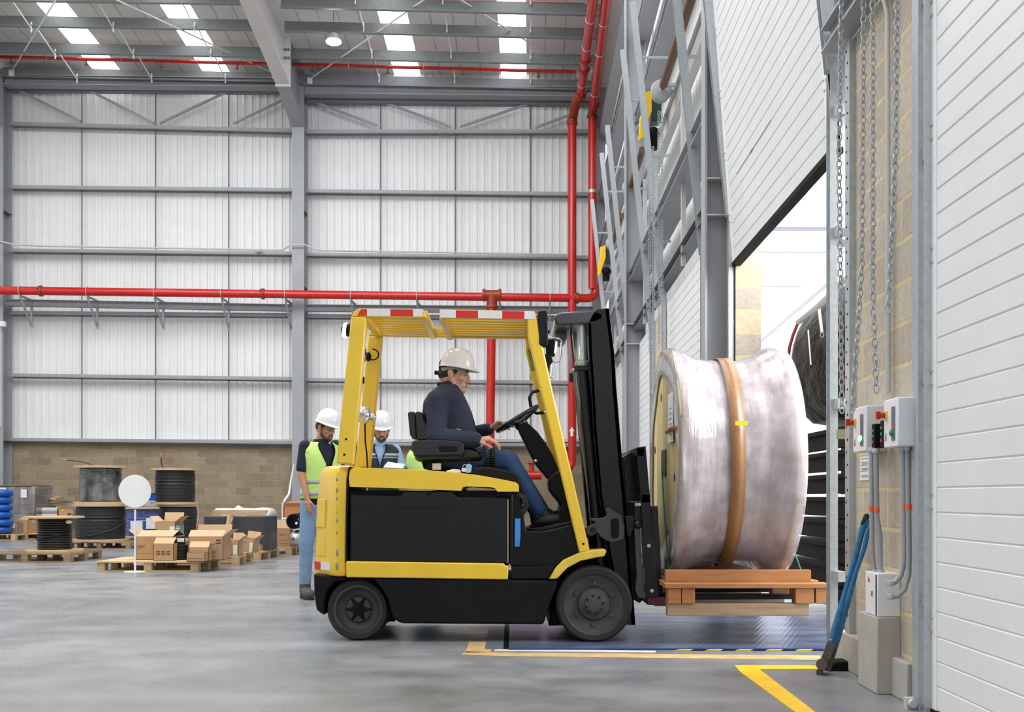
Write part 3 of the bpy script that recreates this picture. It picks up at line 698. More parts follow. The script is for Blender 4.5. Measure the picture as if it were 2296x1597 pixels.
for i, (Y, lab) in enumerate(((14.5, 'yellow and black hoist motor with chains, nearer the viewer'), (23.3, 'smaller looking yellow hoist motor far along the dock wall'))):
    c = R(Y, SZ-.05, SP+.06); t = thing('hoist_motor', lab, 'motor', c, group='hoist motors on the dock wall')
    mb = MB(); q = [c+V((-.16, 0, z)) for z in (0,)]
    mb.prism([c+V((dx, -.16, dz)) for dx, dz in ((-.10, .30), (.02, .34), (.02, .06), (-.02, -.04), (-.10, -.30), (-.16, -.34), (-.14, -.02), (-.11, .04))], (0, .05, 0)); mb.build('yellow_guard', m_fruit, t, bev=.01)
    mb = MB(); mb.prism([c+V((dx, -.10, dz)) for dx, dz in ((.02, .32), (.16, .32), (.16, -.05), (.02, -.05))], (0, .2, 0)); mb.build('gearbox', m_dgreen, t, bev=.01)
    mb = MB(); mb.cyl(c+V((.04, 0, -.12)), c+V((.04, 0, -.40)), .075, 16); mb.ell(c+V((.04, -.05, -.2)), (.1, .1, .09)); mb.build('motor_body', m_blkm, t)
    mb = MB(); mb.lathe([(.03, 0), (.12, .02), (.13, .05), (.1, .12), (.03, .14)], c+V((.02, .5, .05)), (0, 1, 0), 20); mb.build('cable_drum', m_steel_d, t)
def chain(pts, link, wire, name, label, cat='chain', group='hoist chains', mat=None):
    path = []; 
    for a, b in zip(pts[:-1], pts[1:]):
        a, b = V(a), V(b); n = max(1, int((b-a).length/(link*.72))); path += [a.lerp(b, k/n) for k in range(n)]
    path.append(V(pts[-1])); mb = MB()
    for i in range(len(path)-1):
        c = (path[i]+path[i+1])/2; d = (path[i+1]-path[i]).normalized(); s = V((0, 1, 0)) if abs(d.y) < .8 else V((1, 0, 0)); s = (s-d*s.dot(d)).normalized(); q = d.cross(s)
        u = (s+q).normalized() if i % 2 else (s-q).normalized()
        mb.tube([c+d*(math.cos(t_)*link/2)+u*(math.sin(t_)*link*.27) for t_ in [2*PI*k/10 for k in range(10)]], wire, 4, True)
    return mb.build(name, mat or m_galv, None, label, cat, group)
def cz(px, p): return RP(px, 600, p)
for i, (px, y0, y1, p) in enumerate(((1456, 300, 790, .20), (1464, 330, 790, .24), (1477, 250, 770, .16), (1484, 250, 780, .14))):
    a = RP(px, y0, p); chain([P(px, y0, a.y), P(px+1, y1, a.y)], .06, .005, 'hoist_chain', 'hanging steel chain above the cable reel, %s from the left' % ORD[i])
near = [(1887, 0, 1881, 330, 1888, 925, .12, 'beside the door post'), (1937, 0, 1932, 600, 1910, 925, .10, 'in front of the block pier, left of the control boxes'), (1957, 0, 1957, 640, 1965, 880, .10, 'down the middle of the block pier'), (2012, 0, 2008, 330, 1992, 700, .09, 'darkest, nearest the closed door')]
for px, y0, pm, ym, pe, ye, p, lb in near:
    a = RP(px, 500, p); chain([P(px, y0-30, a.y), P(pm, ym, a.y), P(pe, ye, a.y)], .050, .0045, 'hoist_chain', 'long hanging steel chain %s' % lb)
# grey conduit down the pier
a = RP(1990, 400, .03); mb = MB(); mb.tube([P(1960, -30, a.y+.12), P(1983, 0, a.y+.02), P(1990, 30, a.y), P(1991, 880, a.y)], .013, 10); mb.build('pier_conduit', m_steel_l, None, 'vertical grey conduit down the block pier to the control boxes', 'conduit')
# upright grey channel between pier and near door
q = [R(4.86, 0, .03), R(4.97, 0, .03), R(4.97, 0, 0), R(4.86, 0, 0)]; mb = MB(); mb.prism(q, (0, 0, 3.6)); q = [R(4.83, 0, .05), R(4.86, 0, .05), R(4.86, 0, 0), R(4.83, 0, 0)]; mb.prism(q, (0, 0, 3.6))
mb.build('door_post', m_galv, None, 'galvanised upright channel between the block pier and the near closed door', 'post')
mb = MB(); c = R(4.86, .03, .08); mb.cyl(c, c+V((0, -.05, 0)), .018, 12); mb.box(c-V((.02, .02, .03)), c+V((.02, .02, .02))); mb.build('floor_roller', m_steel_l, None, 'small metal roller at the foot of the near door post', 'roller')

# control boxes
def rbox(y0, y1, z0, z1, p0, p1):
    return [[R(y0, z, p0), R(y1, z, p0), R(y1, z, p1), R(y0, z, p1)] for z in (z0, z1)]
def rprism(mb, y0, y1, z0, z1, p0, p1):
    a, _ = rbox(y0, y1, z0, z1, p0, p1); return mb.prism(a, (0, 0, z1-z0))
def control(y0, y1, z0, z1, p, lab, glow):
    t = thing('control_box', lab, 'box', R((y0+y1)/2, z0, 0), group='door control boxes')
    mb = MB(); rprism(mb, y0, y1, z0, z1, p, .0); mb.build('enclosure', m_offw, t, bev=.006)
    ym = y0+(y1-y0)*.30; H = z1-z0
    mb = MB(); rprism(mb, ym-.022, ym+.022, z0+.03, z1-.04, p+.004, p-.002); mb.build('display_strip', m_steel_d, t)
    yk = y1-.035; mb = MB(); rprism(mb, yk-.02, yk+.02, z0+H*.60, z0+H*.76, p+.008, p-.002); k = mb.build('switch_plate', m_ylab, t)
    c = R(yk, z0+H*.68, p+.008); mb = MB(); mb.cyl(c, c+V((-.028, 0, 0)), .014, 12); mb.beam(c+V((-.03, 0, -.018)), c+V((-.03, 0, .018)), .02, .012, up=(0, 1, 0)); mb.build('knob', m_redb, k)
    c = R(ym+.005, z0+H*.29, p+.004); mb = MB(); mb.lathe([(.016, 0), (.016, .008), (.008, .014)], c, (-1, 0, 0), 14); mb.build('pilot_lamp', m_glow if glow else m_green, t)
    mb = MB(); c = R(ym-.002, z0+H*.42, p+.005); mb.prism([c+V((0, -.008, -.01)), c+V((0, .008, -.01)), c+V((0, 0, .014))], (-.002, 0, 0)); mb.build('warning_mark', m_org, t)
    mb = MB(); rprism(mb, ym-.008, ym+.014, z0+.045, z0+.07, p+.007, p); mb.build('push_button', m_green, t)
    mb = MB(); rprism(mb, yk-.004, yk+.012, z0+.035, z0+.040, p+.003, p); rprism(mb, yk-.004, yk+.012, z0+.047, z0+.052, p+.003, p); rprism(mb, yk-.004, yk, z0+.035, z0+.07, p+.003, p); mb.build('maker_mark', m_org, t)
    return t
b2 = control(4.94, 5.14, PZ(1001, 4.94), PZ(890, 4.94), .105, 'pale grey control box nearer the viewer on the block pier, red rotary switch', False)
b1 = control(5.41, 5.63, PZ(1012, 5.41), PZ(909, 5.41), .105, 'pale grey control box farther along the pier, green pilot lamp lit', True)
for y_, lab, za, zb in ((5.33, 'black push-button station against the farther control box', 1005, 951), (5.20, 'black push-button station against the nearer control box', 1003, 943)):
    t = thing('button_station', lab, 'switch', R(y_, PZ(za, y_), .05), group='black push-button stations'); z0, z1 = PZ(za, y_), PZ(zb, y_)
    mb = MB(); rprism(mb, y_-.025, y_+.025, z0, z1, .095, .02); mb.build('station_body', m_blkm, t, bev=.004)
    H = z1-z0
    for f, mt, nm in ((.72, m_green, 'green_button'), (.5, m_green, 'green_button'), (.25, m_redb, 'red_button')):
        mb = MB(); rprism(mb, y_-.01, y_+.01, z0+H*f-.007, z0+H*f+.007, .099, .095); mb.build(nm, mt, t)
# wiring notice
a = RP(1940, 1050, .01); mb = MB(); y0, y1 = RP(1948, 1050, .004).y, RP(1928, 1050, .004).y; z0, z1 = PZ(1077, y0), PZ(1023, y0)
rprism(mb, y0, y1, z0, z1, .004, .001); t = mb.build('paper_notice', m_paper, None, 'white printed notice fixed under the control boxes', 'sign')
mb = MB()
for k, f in enumerate((.9, .75, .68, .62, .5, .44, .38, .2, .13)): rprism(mb, y0+.01, y1-.012-(k % 3)*.01, z0+(z1-z0)*f, z0+(z1-z0)*f+.003, .0048, .004)
mb.build('printed_lines', m_steel_d, t)
# lower switch box on its concrete plinth
t = thing('isolator_box', 'pale metal isolator box standing on the concrete plinth', 'box', R(5.3, .377, .05))
mb = MB(); rprism(mb, 5.21, 5.40, .377, .588, .112, .0); mb.build('enclosure', m_offw, t, bev=.004)
mb = MB(); rprism(mb, 5.222, 5.232, .382, .580, .115, .10); mb.build('door_gap', m_blkm, t)
c = R(5.34, .55, .113); mb = MB(); mb.prism([c+V((0, -.012, -.012)), c+V((0, .012, -.012)), c+V((0, 0, .014))], (-.002, 0, 0)); mb.build('warning_triangle', m_refr, t)
mb = MB(); rprism(mb, 5.285, 5.30, .47, .495, .115, .11); mb.build('latch', m_steel_d, t)
mb = MB(); rprism(mb, 5.20, 5.50, 0, .376, .118, .0); mb.build('concrete_plinth', m_concr, None, 'square cast concrete plinth against the block pier', 'plinth', bev=.006)
mb = MB(); rprism(mb, 4.98, 5.20, 0, .185, .05, .0); mb.build('block_ledge', m_concr, None, 'low concrete ledge at the foot of the pier, right of the plinth', 'ledge', bev=.006)
mb = MB(); rprism(mb, 5.62, 6.15, 0, .20, .05, .0); mb.build('block_ledge', m_concr, None, 'low concrete ledge behind the black wedge, left of the plinth', 'ledge', bev=.006)
# conduits between boxes
def cond(pts, r, lab, tape):
    t = thing('steel_conduit', lab, 'conduit', pts[-1], group='grey conduits between the boxes')
    mb = MB(); mb.tube(pts, r, 12); mb.build('conduit_tube', m_steel, t)
    for c in (pts[0], pts[-1]): mb = MB(); mb.lathe([(r+.004, -.012), (r+.008, 0), (r+.004, .014)], c, (0, 0, 1), 12); mb.build('gland', m_galv, t)
    mb = MB(); c = V(tape); mb.lathe([(r+.0015, -.012), (r+.0015, .012)], c, (0, 0, 1), 14); mb.build('orange_band', m_org, t)
Y = 5.33; cond([P(1954, 1010, Y), P(1955, 1200, Y), P(1957, 1255, Y), P(1962, 1284, Y)], .012, 'leftmost grey conduit rising from the isolator box', P(1954.5, 1141, Y))
Y = 5.30; cond([P(1964, 1012, Y), P(1966, 1160, Y), P(1973, 1200, Y), P(1974, 1284, Y)], .013, 'second grey conduit with a kink above the isolator box', P(1966, 1144, Y))
Y = 5.02; cond([P(2024, 1005, Y), P(2027, 1220, Y), P(2026, 1262, Y), P(2020, 1290, Y), P(2008, 1305, Y), P(1996, 1309, Y)], .013, 'third grey conduit curving into the side of the isolator box', P(2027, 1137, Y))
Y = 5.00; cond([P(2035, 1005, Y), P(2038, 1240, Y), P(2037, 1290, Y), P(2028, 1322, Y), P(2012, 1337, Y), P(1996, 1339, Y)], .013, 'rightmost grey conduit curving deepest into the isolator box', P(2037, 1137, Y))
mb = MB(); mb.beam(P(1880, 974, 6.1), P(1925, 974, 5.95), .03, .055, up=(0, 0, 1)); mb.build('track_clamp', M('zinc_yellow', (176, 172, 140), .4, .5), None, 'pale zinc clamp joining the door track and jamb angle', 'clamp')
mb = MB(); mb.beam(P(1880, 520, 6.1), P(1925, 520, 5.95), .03, .04); mb.beam(P(1880, 545, 6.1), P(1925, 545, 5.95), .03, .04); mb.build('track_clamp', m_galv, None, 'upper pair of clamps joining the door track and jamb angle', 'clamp')

# blue pry-bar trolley: forked handle and roller head, with black chock behind
t = thing('blue_pry_lever', 'blue forked steel lever leaning beside the concrete plinth', 'lever', P(1850, 1512, 5.80))
Y = 5.80
mb = MB(); mb.tube([P(1945, 1165, 5.62), P(1934, 1185, 5.63), P(1920, 1245, 5.68), P(1903, 1300, 5.70), P(1885, 1370, 5.73), P(1866, 1432, 5.76)], [.014, .017, .014, .013, .02, .02], 12); mb.build('left_arm', m_blueb, t)
mb = MB(); mb.tube([P(1950, 1175, 5.60), P(1938, 1230, 5.64), P(1920, 1280, 5.66), P(1903, 1340, 5.70), P(1880, 1420, 5.76), P(1870, 1450, 5.78)], [.011, .012, .012, .016, .02, .022], 12); mb.build('right_arm', m_blueb, t)
mb = MB(); mb.cap(P(1943, 1158, 5.62), P(1937, 1176, 5.63), .015, .018); mb.build('rubber_grip', m_rub, t)
mb = MB(); mb.beam(P(1868, 1440, 5.77), P(1847, 1500, 5.80), .05, .05); mb.beam(P(1872, 1452, 5.77), P(1856, 1505, 5.78), .02, .03); mb.cyl(P(1843, 1490, 5.74), P(1843, 1490, 5.86), .032, 16); mb.cyl(P(1838, 1508, 5.77), P(1838, 1508, 5.83), .02, 12); mb.build('roller_head', M('dirty_steel', (92, 86, 82), .6, .5, .2, 30), t, bev=.004)
mb = MB(); mb.prism([P(1858, 1512, 5.9), P(1858, 1490, 5.9), P(1880, 1484, 5.9), P(1926, 1483, 5.9), P(1926, 1519, 5.9), P(1870, 1519, 5.9)], (0, .12, 0)); mb.build('wheel_chock', m_blkm, None, 'black rubber wedge lying between the lever and the plinth', 'chock', bev=.008)

# ---- dock leveller and floor markings
NY, FY = 6.74, 8.80
t = thing('dock_leveller', 'blue steel checker plate ramp set in the floor at the open door', 'ramp', (1.0, 7.7, 0))
mb = MB(); mb.box((-.02, NY, -.05), (2.6, FY, .006)); mb.build('ramp_plate', m_plate, t, flat=True)
mb = MB(); mb.box((-.17, NY, -.05), (-.055, FY, .004)); mb.build('rear_plate', M('grey_plate', (128, 134, 144), .4, .4), t, flat=True)
mb = MB(); mb.box((-.055, NY, -.05), (-.02, FY, .002)); mb.build('hinge_gap', m_blkm, t)
mb = MB(); mb.box((-.02, NY-.03, -.02), (1.95, NY, .010)); mb.build('blue_edge', M('deep_blue_paint', (30, 66, 120), .5), t)
t = thing('hazard_strip', 'black and yellow striped edge along the near side of the ramp', 'marking', (1.5, NY-.05, 0))
k = 0; x = 1.02
while x < 1.93:
    mb = MB(); mb.prism([V((x, NY-.06, .002)), V((x+.085, NY-.06, .002)), V((x+.115, NY-.03, .002)), V((x+.03, NY-.03, .002))], (0, 0, .003)); mb.build('yellow_dash' if k % 2 == 0 else 'black_dash', m_ylab if k % 2 == 0 else m_blkm, t); x += .094; k += 1
m_line = M('worn_floor_paint', (198, 166, 112), .6, 0, .2, 9); m_line2 = M('yellow_floor_paint', (240, 194, 30), .5, 0, .1, 7)
def G(px, py): Y = CH*FPX/(py-HY); return V((PX(px, Y), Y, 0))
def decal(pts, name, mat, lab, z=.0015):
    mb = MB(); mb.prism([G(*p)+V((0, 0, .0005)) for p in pts], (0, 0, z)); return mb.build(name, mat, None, lab, 'marking', flat=True)
decal([(1043, 1462), (1120, 1464), (1840, 1471), (1840, 1481), (1120, 1472), (1035, 1468)], 'floor_marking', m_line, 'long faded orange line painted in front of the ramp')
decal([(1098, 1440), (1112, 1440), (1098, 1464), (1043, 1464), (1052, 1440)], 'floor_marking', m_line, 'faded orange corner patch at the left end of the painted line')
decal([(1110, 1456), (1470, 1460), (1470, 1464), (1108, 1461)], 'floor_marking', M('pale_sealant', (200, 196, 186), .7), 'pale sealant strip between the ramp and the orange line')
decal([(1647, 1493), (1690, 1493), (1840, 1494), (1840, 1502), (1703, 1502), (1830, 1600), (1786, 1600), (1660, 1508)], 'floor_marking', m_line2, 'bright yellow angled floor line in front of the lever', .003)

# ---- outside the open door
mb = MB(); mb.box((3.6, 16.0, 5.0), (8.5, 16.25, 5.52)); mb.build('canopy_beam', m_lilac, None, 'lilac grey canopy beam seen above the reel through the door', 'beam')
mb = MB(); mb.box((2.6, 15.0, 4.40), (8.5, 15.05, 4.45)); mb.build('canopy_rail', m_lilac, None, 'thin rail below the canopy beam outside', 'rail')
mb = MB(); mb.beam(P(1690, 762, 14), P(1885, 590, 10.5), .06, .20); q = P(1885, 590, 10.5); mb.box((q.x-.05, q.y-.05, -.004), (q.x+.05, q.y+.05, q.z)); mb.build('canopy_rafter', m_cream, None, 'pale sloping canopy rafter outside the door', 'rafter')
mb = MB(); mb.box((2.5, 13.9, 3.70), (5.0, 13.95, 3.74)); mb.build('canopy_rail', m_lilac, None, 'lower thin rail outside above the black cover', 'rail')
mb = MB(); mb.box((3.2, 18, -1), (9, 18.1, 9)); mb.build('annexe_wall', m_cream, None, 'bright white sheeted wall across the yard', 'wall')
# stack of black pallets on the lorry
X0 = 2.42; Yc = 8.9
for k in range(8):
    z = .12+k*.173; t = thing('black_plastic_pallet', 'black plastic pallet in the stack outside the door, %s from the bottom' % ORD[k], 'pallet', (X0+.6, Yc, z), group='stack of black pallets')
    mb = MB(); mb.box((X0, Yc-1.2, z+.115), (X0+1.2, Yc+.6, z+.15)); mb.build('deck', m_blkm, t, bev=.005)
    for y_ in (-1.2, -.35, .5):
        for x_ in (.5, 1.08): mb = MB(); mb.box((X0+x_, Yc+y_, z), (X0+x_+.12, Yc+y_+.1, z+.115)); mb.build('foot', m_blkm, t)
    mb = MB(); mb.box((X0+.03, Yc-1.17, z), (X0+.07, Yc+.58, z+.115)); mb.build('gap_filler', m_blkm, t)  # solid side added so the open gaps between decks read black
# black tarpaulin draped over a hoop above the stack
mb = MB(); rgs = []
for j in range(13):
    f = j/12; Y = 7.2+f*2.4; rg = []
    for (x_, z_) in ((2.52, 1.55), (2.50, 1.9), (2.47, 2.2), (2.50, 2.42), (2.62, 2.62), (2.85, 2.80), (3.3, 2.9), (3.3, 2.3), (3.3, 1.55)):
        n_ = mnoise.noise(V((x_*2, Y*2.5, z_*2.5)))*.06; rg.append(V((x_+n_, Y, z_+n_)))
    rgs.append(rg)
mb.rings(rgs); t = mb.build('black_tarpaulin', m_tarp, None, 'black tarpaulin draped over the lorry load outside the door', 'cover', sub=1)
mb = MB(); mb.tube([P(1790, 722, 8.2), P(1830, 690, 7.6), P(1868, 655, 7.1), P(1900, 620, 6.8)], .022, 8); mb.build('edge_roll', m_steel_l, t)
mb = MB(); mb.beam(P(1836, 690, 7.9), P(1843, 745, 7.9), .022, .004, up=(0, 1, 0)); mb.beam(P(1812, 740, 7.9), P(1818, 818, 7.9), .01, .004, up=(0, 1, 0)); mb.tube([P(1843, 745, 7.9)+V((math.sin(a)*.014, 0, -.02+math.cos(a)*.018)) for a in [k*PI/5 for k in range(10)]], .0025, 5, True); mb.build('tie_strap', m_steel_l, t)
mb = MB(); mb.tube([P(1790, 722, 9.3), P(1778, 752, 9.3), P(1770, 780, 9.3), P(1767, 815, 9.3)], .014, 8); mb.build('red_air_hose', M('dark_red_hose', (136, 34, 44), .4), None, 'dark red hose hanging at the edge of the black cover', 'hose')
# ================================================================== FORKLIFT
T0 = 7.06; TW = .92; TC = T0+.48
truck = thing('forklift', 'yellow and black counterbalance forklift truck carrying the wrapped reel', 'forklift', (PX(1000, T0+.5), T0+.5, 0))
def pl(pts, Y=T0): return [P(x, y, Y) for x, y in pts]
def slab(pts, Y, dy, name, mat, parent, bev=.006, **k):
    mb = MB(); mb.prism(pl(pts, Y), (0, dy, 0)); return mb.build(name, mat, parent, bev=bev, **k)

# counterweight: plan outline with chamfered rear corners, lofted upward
def cw_level(xl, xr, py, inset=0.0, Y0=T0+.03, W=1.0):
    z = PZ(py, T0+.03); a = PX(xl, T0+.25); b = PX(xr, T0+.03); c = PX(min(755, xr-5), T0+.03); i = inset
    return [V((b, Y0+i, z)), V((c, Y0+i, z)), V((a+.02, Y0+.20+i*.5, z)), V((a, Y0+.30, z)), V((a, Y0+W-.30, z)), V((a+.02, Y0+W-.20-i*.5, z)), V((c, Y0+W-i, z)), V((b, Y0+W-i, z))]
mb = MB(); mb.rings([cw_level(701, 775, 1293), cw_level(700, 776, 1262), cw_level(703, 776, 1252), cw_level(705, 777, 1180), cw_level(708, 779, 1120), cw_level(713, 781, 1062), cw_level(718, 783, 1050, .02), cw_level(730, 783, 1043, .06)])
cw = mb.build('counterweight', m_yel, truck, bev=.015, seg=3, sharp=50)
for (a, b, c, d) in ((704, 1120, 722, 1184), (703, 1188, 721, 1250)):
    mb = MB(); A = cw_level(704 if a == 704 else 703, 776, b)[2:4]; lo = cw_level(703, 776, d)
    up = cw_level(706, 776, b); f0, f1 = .55, .98
    q = [lo[1].lerp(lo[2], f0), lo[1].lerp(lo[2], f1), up[1].lerp(up[2], f1), up[1].lerp(up[2], f0)]
    nrm = (q[1]-q[0]).cross(q[3]-q[0]).normalized(); nrm = nrm if nrm.y < 0 else -nrm
    mb.prism([p+nrm*.004 for p in q], -nrm*.02); mb.build('rear_inset_panel', m_yel, cw, bev=.003)
lo = cw_level(700, 776, 1281); up = cw_level(700, 776, 1263)
nrm = V((-.62, -.78, 0))
for f0, f1, mt, nm in ((.02, .30, m_refr, 'red_marker'), (.30, .72, m_refw, 'white_marker')):
    def e(o, f): return o[2].lerp(o[1], f)
    mb = MB(); q = [e(lo, f0), e(lo, f1), e(up, f1), e(up, f0)]; mb.prism([p+nrm*.004 for p in q], -nrm*.006); mb.build(nm, mt, cw)
mb = MB()
for (x, y, r) in ((755, 1075, .006), (756, 1100, .009), (755, 1118, .006), (757, 1150, .005), (756, 1168, .008), (755, 1195, .006), (757, 1240, .012), (756, 1270, .013)):
    mb.ell(P(x, y, T0+.034), (r, .006, r*2.2), n=8, m=6)
mb.build('paint_chips', M('bare_metal_chip', (150, 140, 120), .6), cw, kind='stuff')
# rear bumper skirt and wheel arch
mb = MB(); b0 = [cw_level(702, 775, 1292, .01), cw_level(703, 760, 1330, .01), cw_level(706, 736, 1372, .03), cw_level(718, 732, 1382, .05)]
mb = MB(); mb.prism(pl([(703, 1287), (776, 1294), (776, 1303), (750, 1306), (734, 1325), (727, 1350), (729, 1380), (722, 1378), (709, 1368), (704, 1330)], T0+.10), (0, .80, 0)); mb.build('rear_bumper', m_blk, truck, bev=.02, seg=3)
slab([(735, 1300), (860, 1300), (872, 1350), (885, 1395), (735, 1385)], T0+.26, .5, 'rear_axle_housing', m_blkm, truck)
# chassis skirt
slab([(836, 1297), (1248, 1301), (1251, 1312), (1240, 1338), (1228, 1370), (1219, 1401), (903, 1399), (889, 1394), (879, 1380), (871, 1348), (857, 1322)], T0-.0, .98, 'chassis_skirt', m_blk, truck, bev=.02, seg=3)
slab([(776, 1259), (1131, 1264), (1131, 1269), (1140, 1269), (1139, 1300), (776, 1295)], T0-.012, .99, 'side_rail', m_yel, truck, bev=.008)
# battery compartment
slab([(783, 1100), (1146, 1100), (1146, 1265), (783, 1262)], T0+.05, .86, 'battery_case', m_blkm, truck)
bp = slab([(787, 1111), (1137, 1117), (1137, 1262), (786, 1258)], T0+.015, .05, 'battery_panel', m_blkp, truck, bev=.004)
slab([(892, 1121), (906, 1103), (1014, 1103), (1032, 1121), (1032, 1141), (892, 1137)], T0+.006, .02, 'lifting_plate', m_blkp, bp, bev=.003)
slab([(1138, 1120), (1140, 1120), (1140, 1263), (1138, 1263)], T0+.012, .01, 'edge_strip', M('pale_rubber_strip', (196, 172, 140), .6), bp, bev=0)
c = P(962, 1107, T0+.004); mb = MB(); mb.cyl(c, c+V((0, .01, 0)), .018, 16); mb.build('latch_hole', m_blkm, bp)
# hood
hood_pts = [(784, 1091), (782, 1073), (785, 1055), (791, 1049), (847, 1050), (932, 1054), (1016, 1059), (1073, 1066), (1129, 1076), (1157, 1082), (1163, 1088), (1164, 1103), (1115, 1103), (1111, 1096), (1101, 1093), (1046, 1091), (1038, 1093), (1034, 1101), (932, 1097), (785, 1092)]
hood = slab(hood_pts, T0-.005, .95, 'battery_hood', m_yel, truck, bev=.016, seg=3)
slab([(782, 1048), (787, 1047), (781, 1075), (780, 1130), (778, 1262), (774, 1262), (776, 1130), (777, 1075)], T0+.02, .9, 'seam_gasket', m_blkm, truck, bev=0)
# side console, cables, pilot strip
slab([(1058, 1062), (1062, 1050), (1085, 1047), (1112, 1050), (1150, 1059), (1166, 1067), (1168, 1100), (1060, 1092)], T0+.05, .5, 'side_console', m_blk, truck, bev=.012)
for k in range(3):
    mb = MB(); o = k*4
    mb.tube([P(1040, 1106+o*.5, T0+.1), P(1110, 1111, T0+.06), P(1160, 1104+o, T0+.04), P(1180-o, 1116, T0+.03), P(1184-o, 1135, T0+.03), P(1176-o, 1150, T0+.04), P(1162, 1156-o, T0+.1)], .010, 8); mb.build('power_cable', m_cable, truck)
slab([(1155, 1163), (1167, 1163), (1167, 1200), (1165, 1226), (1154, 1226)], T0+.02, .006, 'blue_label', M('blue_sticker', (50, 132, 205), .5), truck, bev=0)
slab([(1144, 1105), (1150, 1105), (1150, 1268), (1143, 1268)], T0+.02, .04, 'hinge_post', m_blkp, truck)
# cowl / step
cowl_pts = [(1146, 1104), (1166, 1104), (1174, 1150), (1179, 1190), (1213, 1192), (1240, 1187), (1282, 1177), (1303, 1240), (1262, 1258), (1243, 1273), (1146, 1271)]
slab(cowl_pts, T0+.03, .92, 'front_cowl', m_blk, truck, bev=.01)
slab([(1146, 1271), (1243, 1270), (1234, 1298), (1146, 1299)], T0+.0, .95, 'step_plate', m_blk, truck, bev=.006)
slab([(1182, 1186), (1212, 1191), (1240, 1185), (1288, 1173), (1286, 1168), (1240, 1178), (1212, 1184)], T0+.12, .75, 'floor_mat', m_rub, truck, bev=.003)
# fenders
fen = [(1231, 1299), (1249, 1298), (1272, 1274), (1302, 1258), (1340, 1250), (1355, 1248), (1360, 1236), (1357, 1232), (1330, 1234), (1300, 1240), (1264, 1256), (1246, 1274)]
slab(fen, T0-.02, .20, 'front_fender', m_yel_w, truck, bev=.006); slab(fen, T0+.78, .20, 'front_fender', m_yel_w, truck, bev=.006)
slab([(1246, 1310), (1256, 1285), (1300, 1250), (1360, 1246), (1400, 1290), (1404, 1385), (1380, 1400), (1230, 1404), (1240, 1340)], T0+.22, .55, 'drive_axle_housing', m_blkm, truck)

# wheels
def wheel(cx, cy, rpx, Y, name, star):
    r = rpx/FPX*Y; c = V((PX(cx, Y), Y, r)); w_ = .17
    mt = MB(); mt.lathe([(r*.80, .02), (r*.80, .0), (r*.93, -.004), (r*.985, .012), (r, .035), (r, w_-.03), (r*.98, w_-.006), (r*.80, w_)], c, (0, 1, 0), 72, caps=False); t = mt.build(name, m_rub, truck)
    rm = MB(); k = .69 if star else .78
    rm.lathe([(r*.82, .004), (r*(k+.03), .002), (r*k, .012), (r*(k-.03), .03), (r*.55, .045), (r*.45, .05), (r*.40, .03), (r*.36, .028), (.001, .028)], c, (0, 1, 0), 64, caps=False); rim = rm.build('rim', m_rim, t)
    if star:
        mb = MB(); mb.lathe([(r*.22, -.0), (r*.20, -.012), (r*.10, -.016), (.001, -.016)], c+V((0, .03, 0)), (0, 1, 0), 32)
        mb.build('hub_cap', m_blkm, t)
        for a in range(6):
            an = a*PI/3; d = V((math.cos(an), 0, math.sin(an))); mb = MB(); mb.cap(c+d*r*.2+V((0, .034, 0)), c+d*r*.36+V((0, .036, 0)), .018, .012, 8); mb.build('hub_lobe', m_blkm, t)
    else:
        mb = MB(); mb.lathe([(r*.40, .012), (r*.38, -.0), (r*.27, -.008), (r*.26, -.03), (r*.18, -.036), (.001, -.036)], c+V((0, .03, 0)), (0, 1, 0), 40); mb.build('hub', m_rim, t)
        for a in range(8):
            an = a*PI/4+.2; d = V((math.cos(an), 0, math.sin(an))); mb = MB(); mb.cyl(c+d*r*.225+V((0, -.012, 0)), c+d*r*.225+V((0, .03, 0)), .009, 6); mb.build('hub_bolt', m_blkp, t)
        for a in range(6):
            an = a*PI/3+.5; d = V((math.cos(an), 0, math.sin(an))); mb = MB(); mb.cyl(c+d*r*.54+V((0, .026, 0)), c+d*r*.54+V((0, .06, 0)), .013, 10); mb.build('wheel_nut', m_rim, t)
    return t
wheel(802, 1369, 69.5, T0+.09, 'rear_wheel', True); wheel(1333, 1356, 86, T0-.01, 'front_wheel', False)
for nm, cx, rp, yy in (('rear_wheel', 802, 69.5, T0+.09), ('front_wheel', 1333, 86, T0-.01)):
    r = rp/FPX*yy; Y = T0+.80; c = V((PX(cx, yy), Y, r)); mb = MB(); mb.lathe([(r*.6, 0), (r*.95, 0), (r, .03), (r, .14), (r*.95, .17), (r*.6, .17)], c, (0, 1, 0), 48); mb.lathe([(r*.62, .08), (.001, .08)], c, (0, 1, 0), 32, caps=False); mb.build(nm, m_rub, truck)

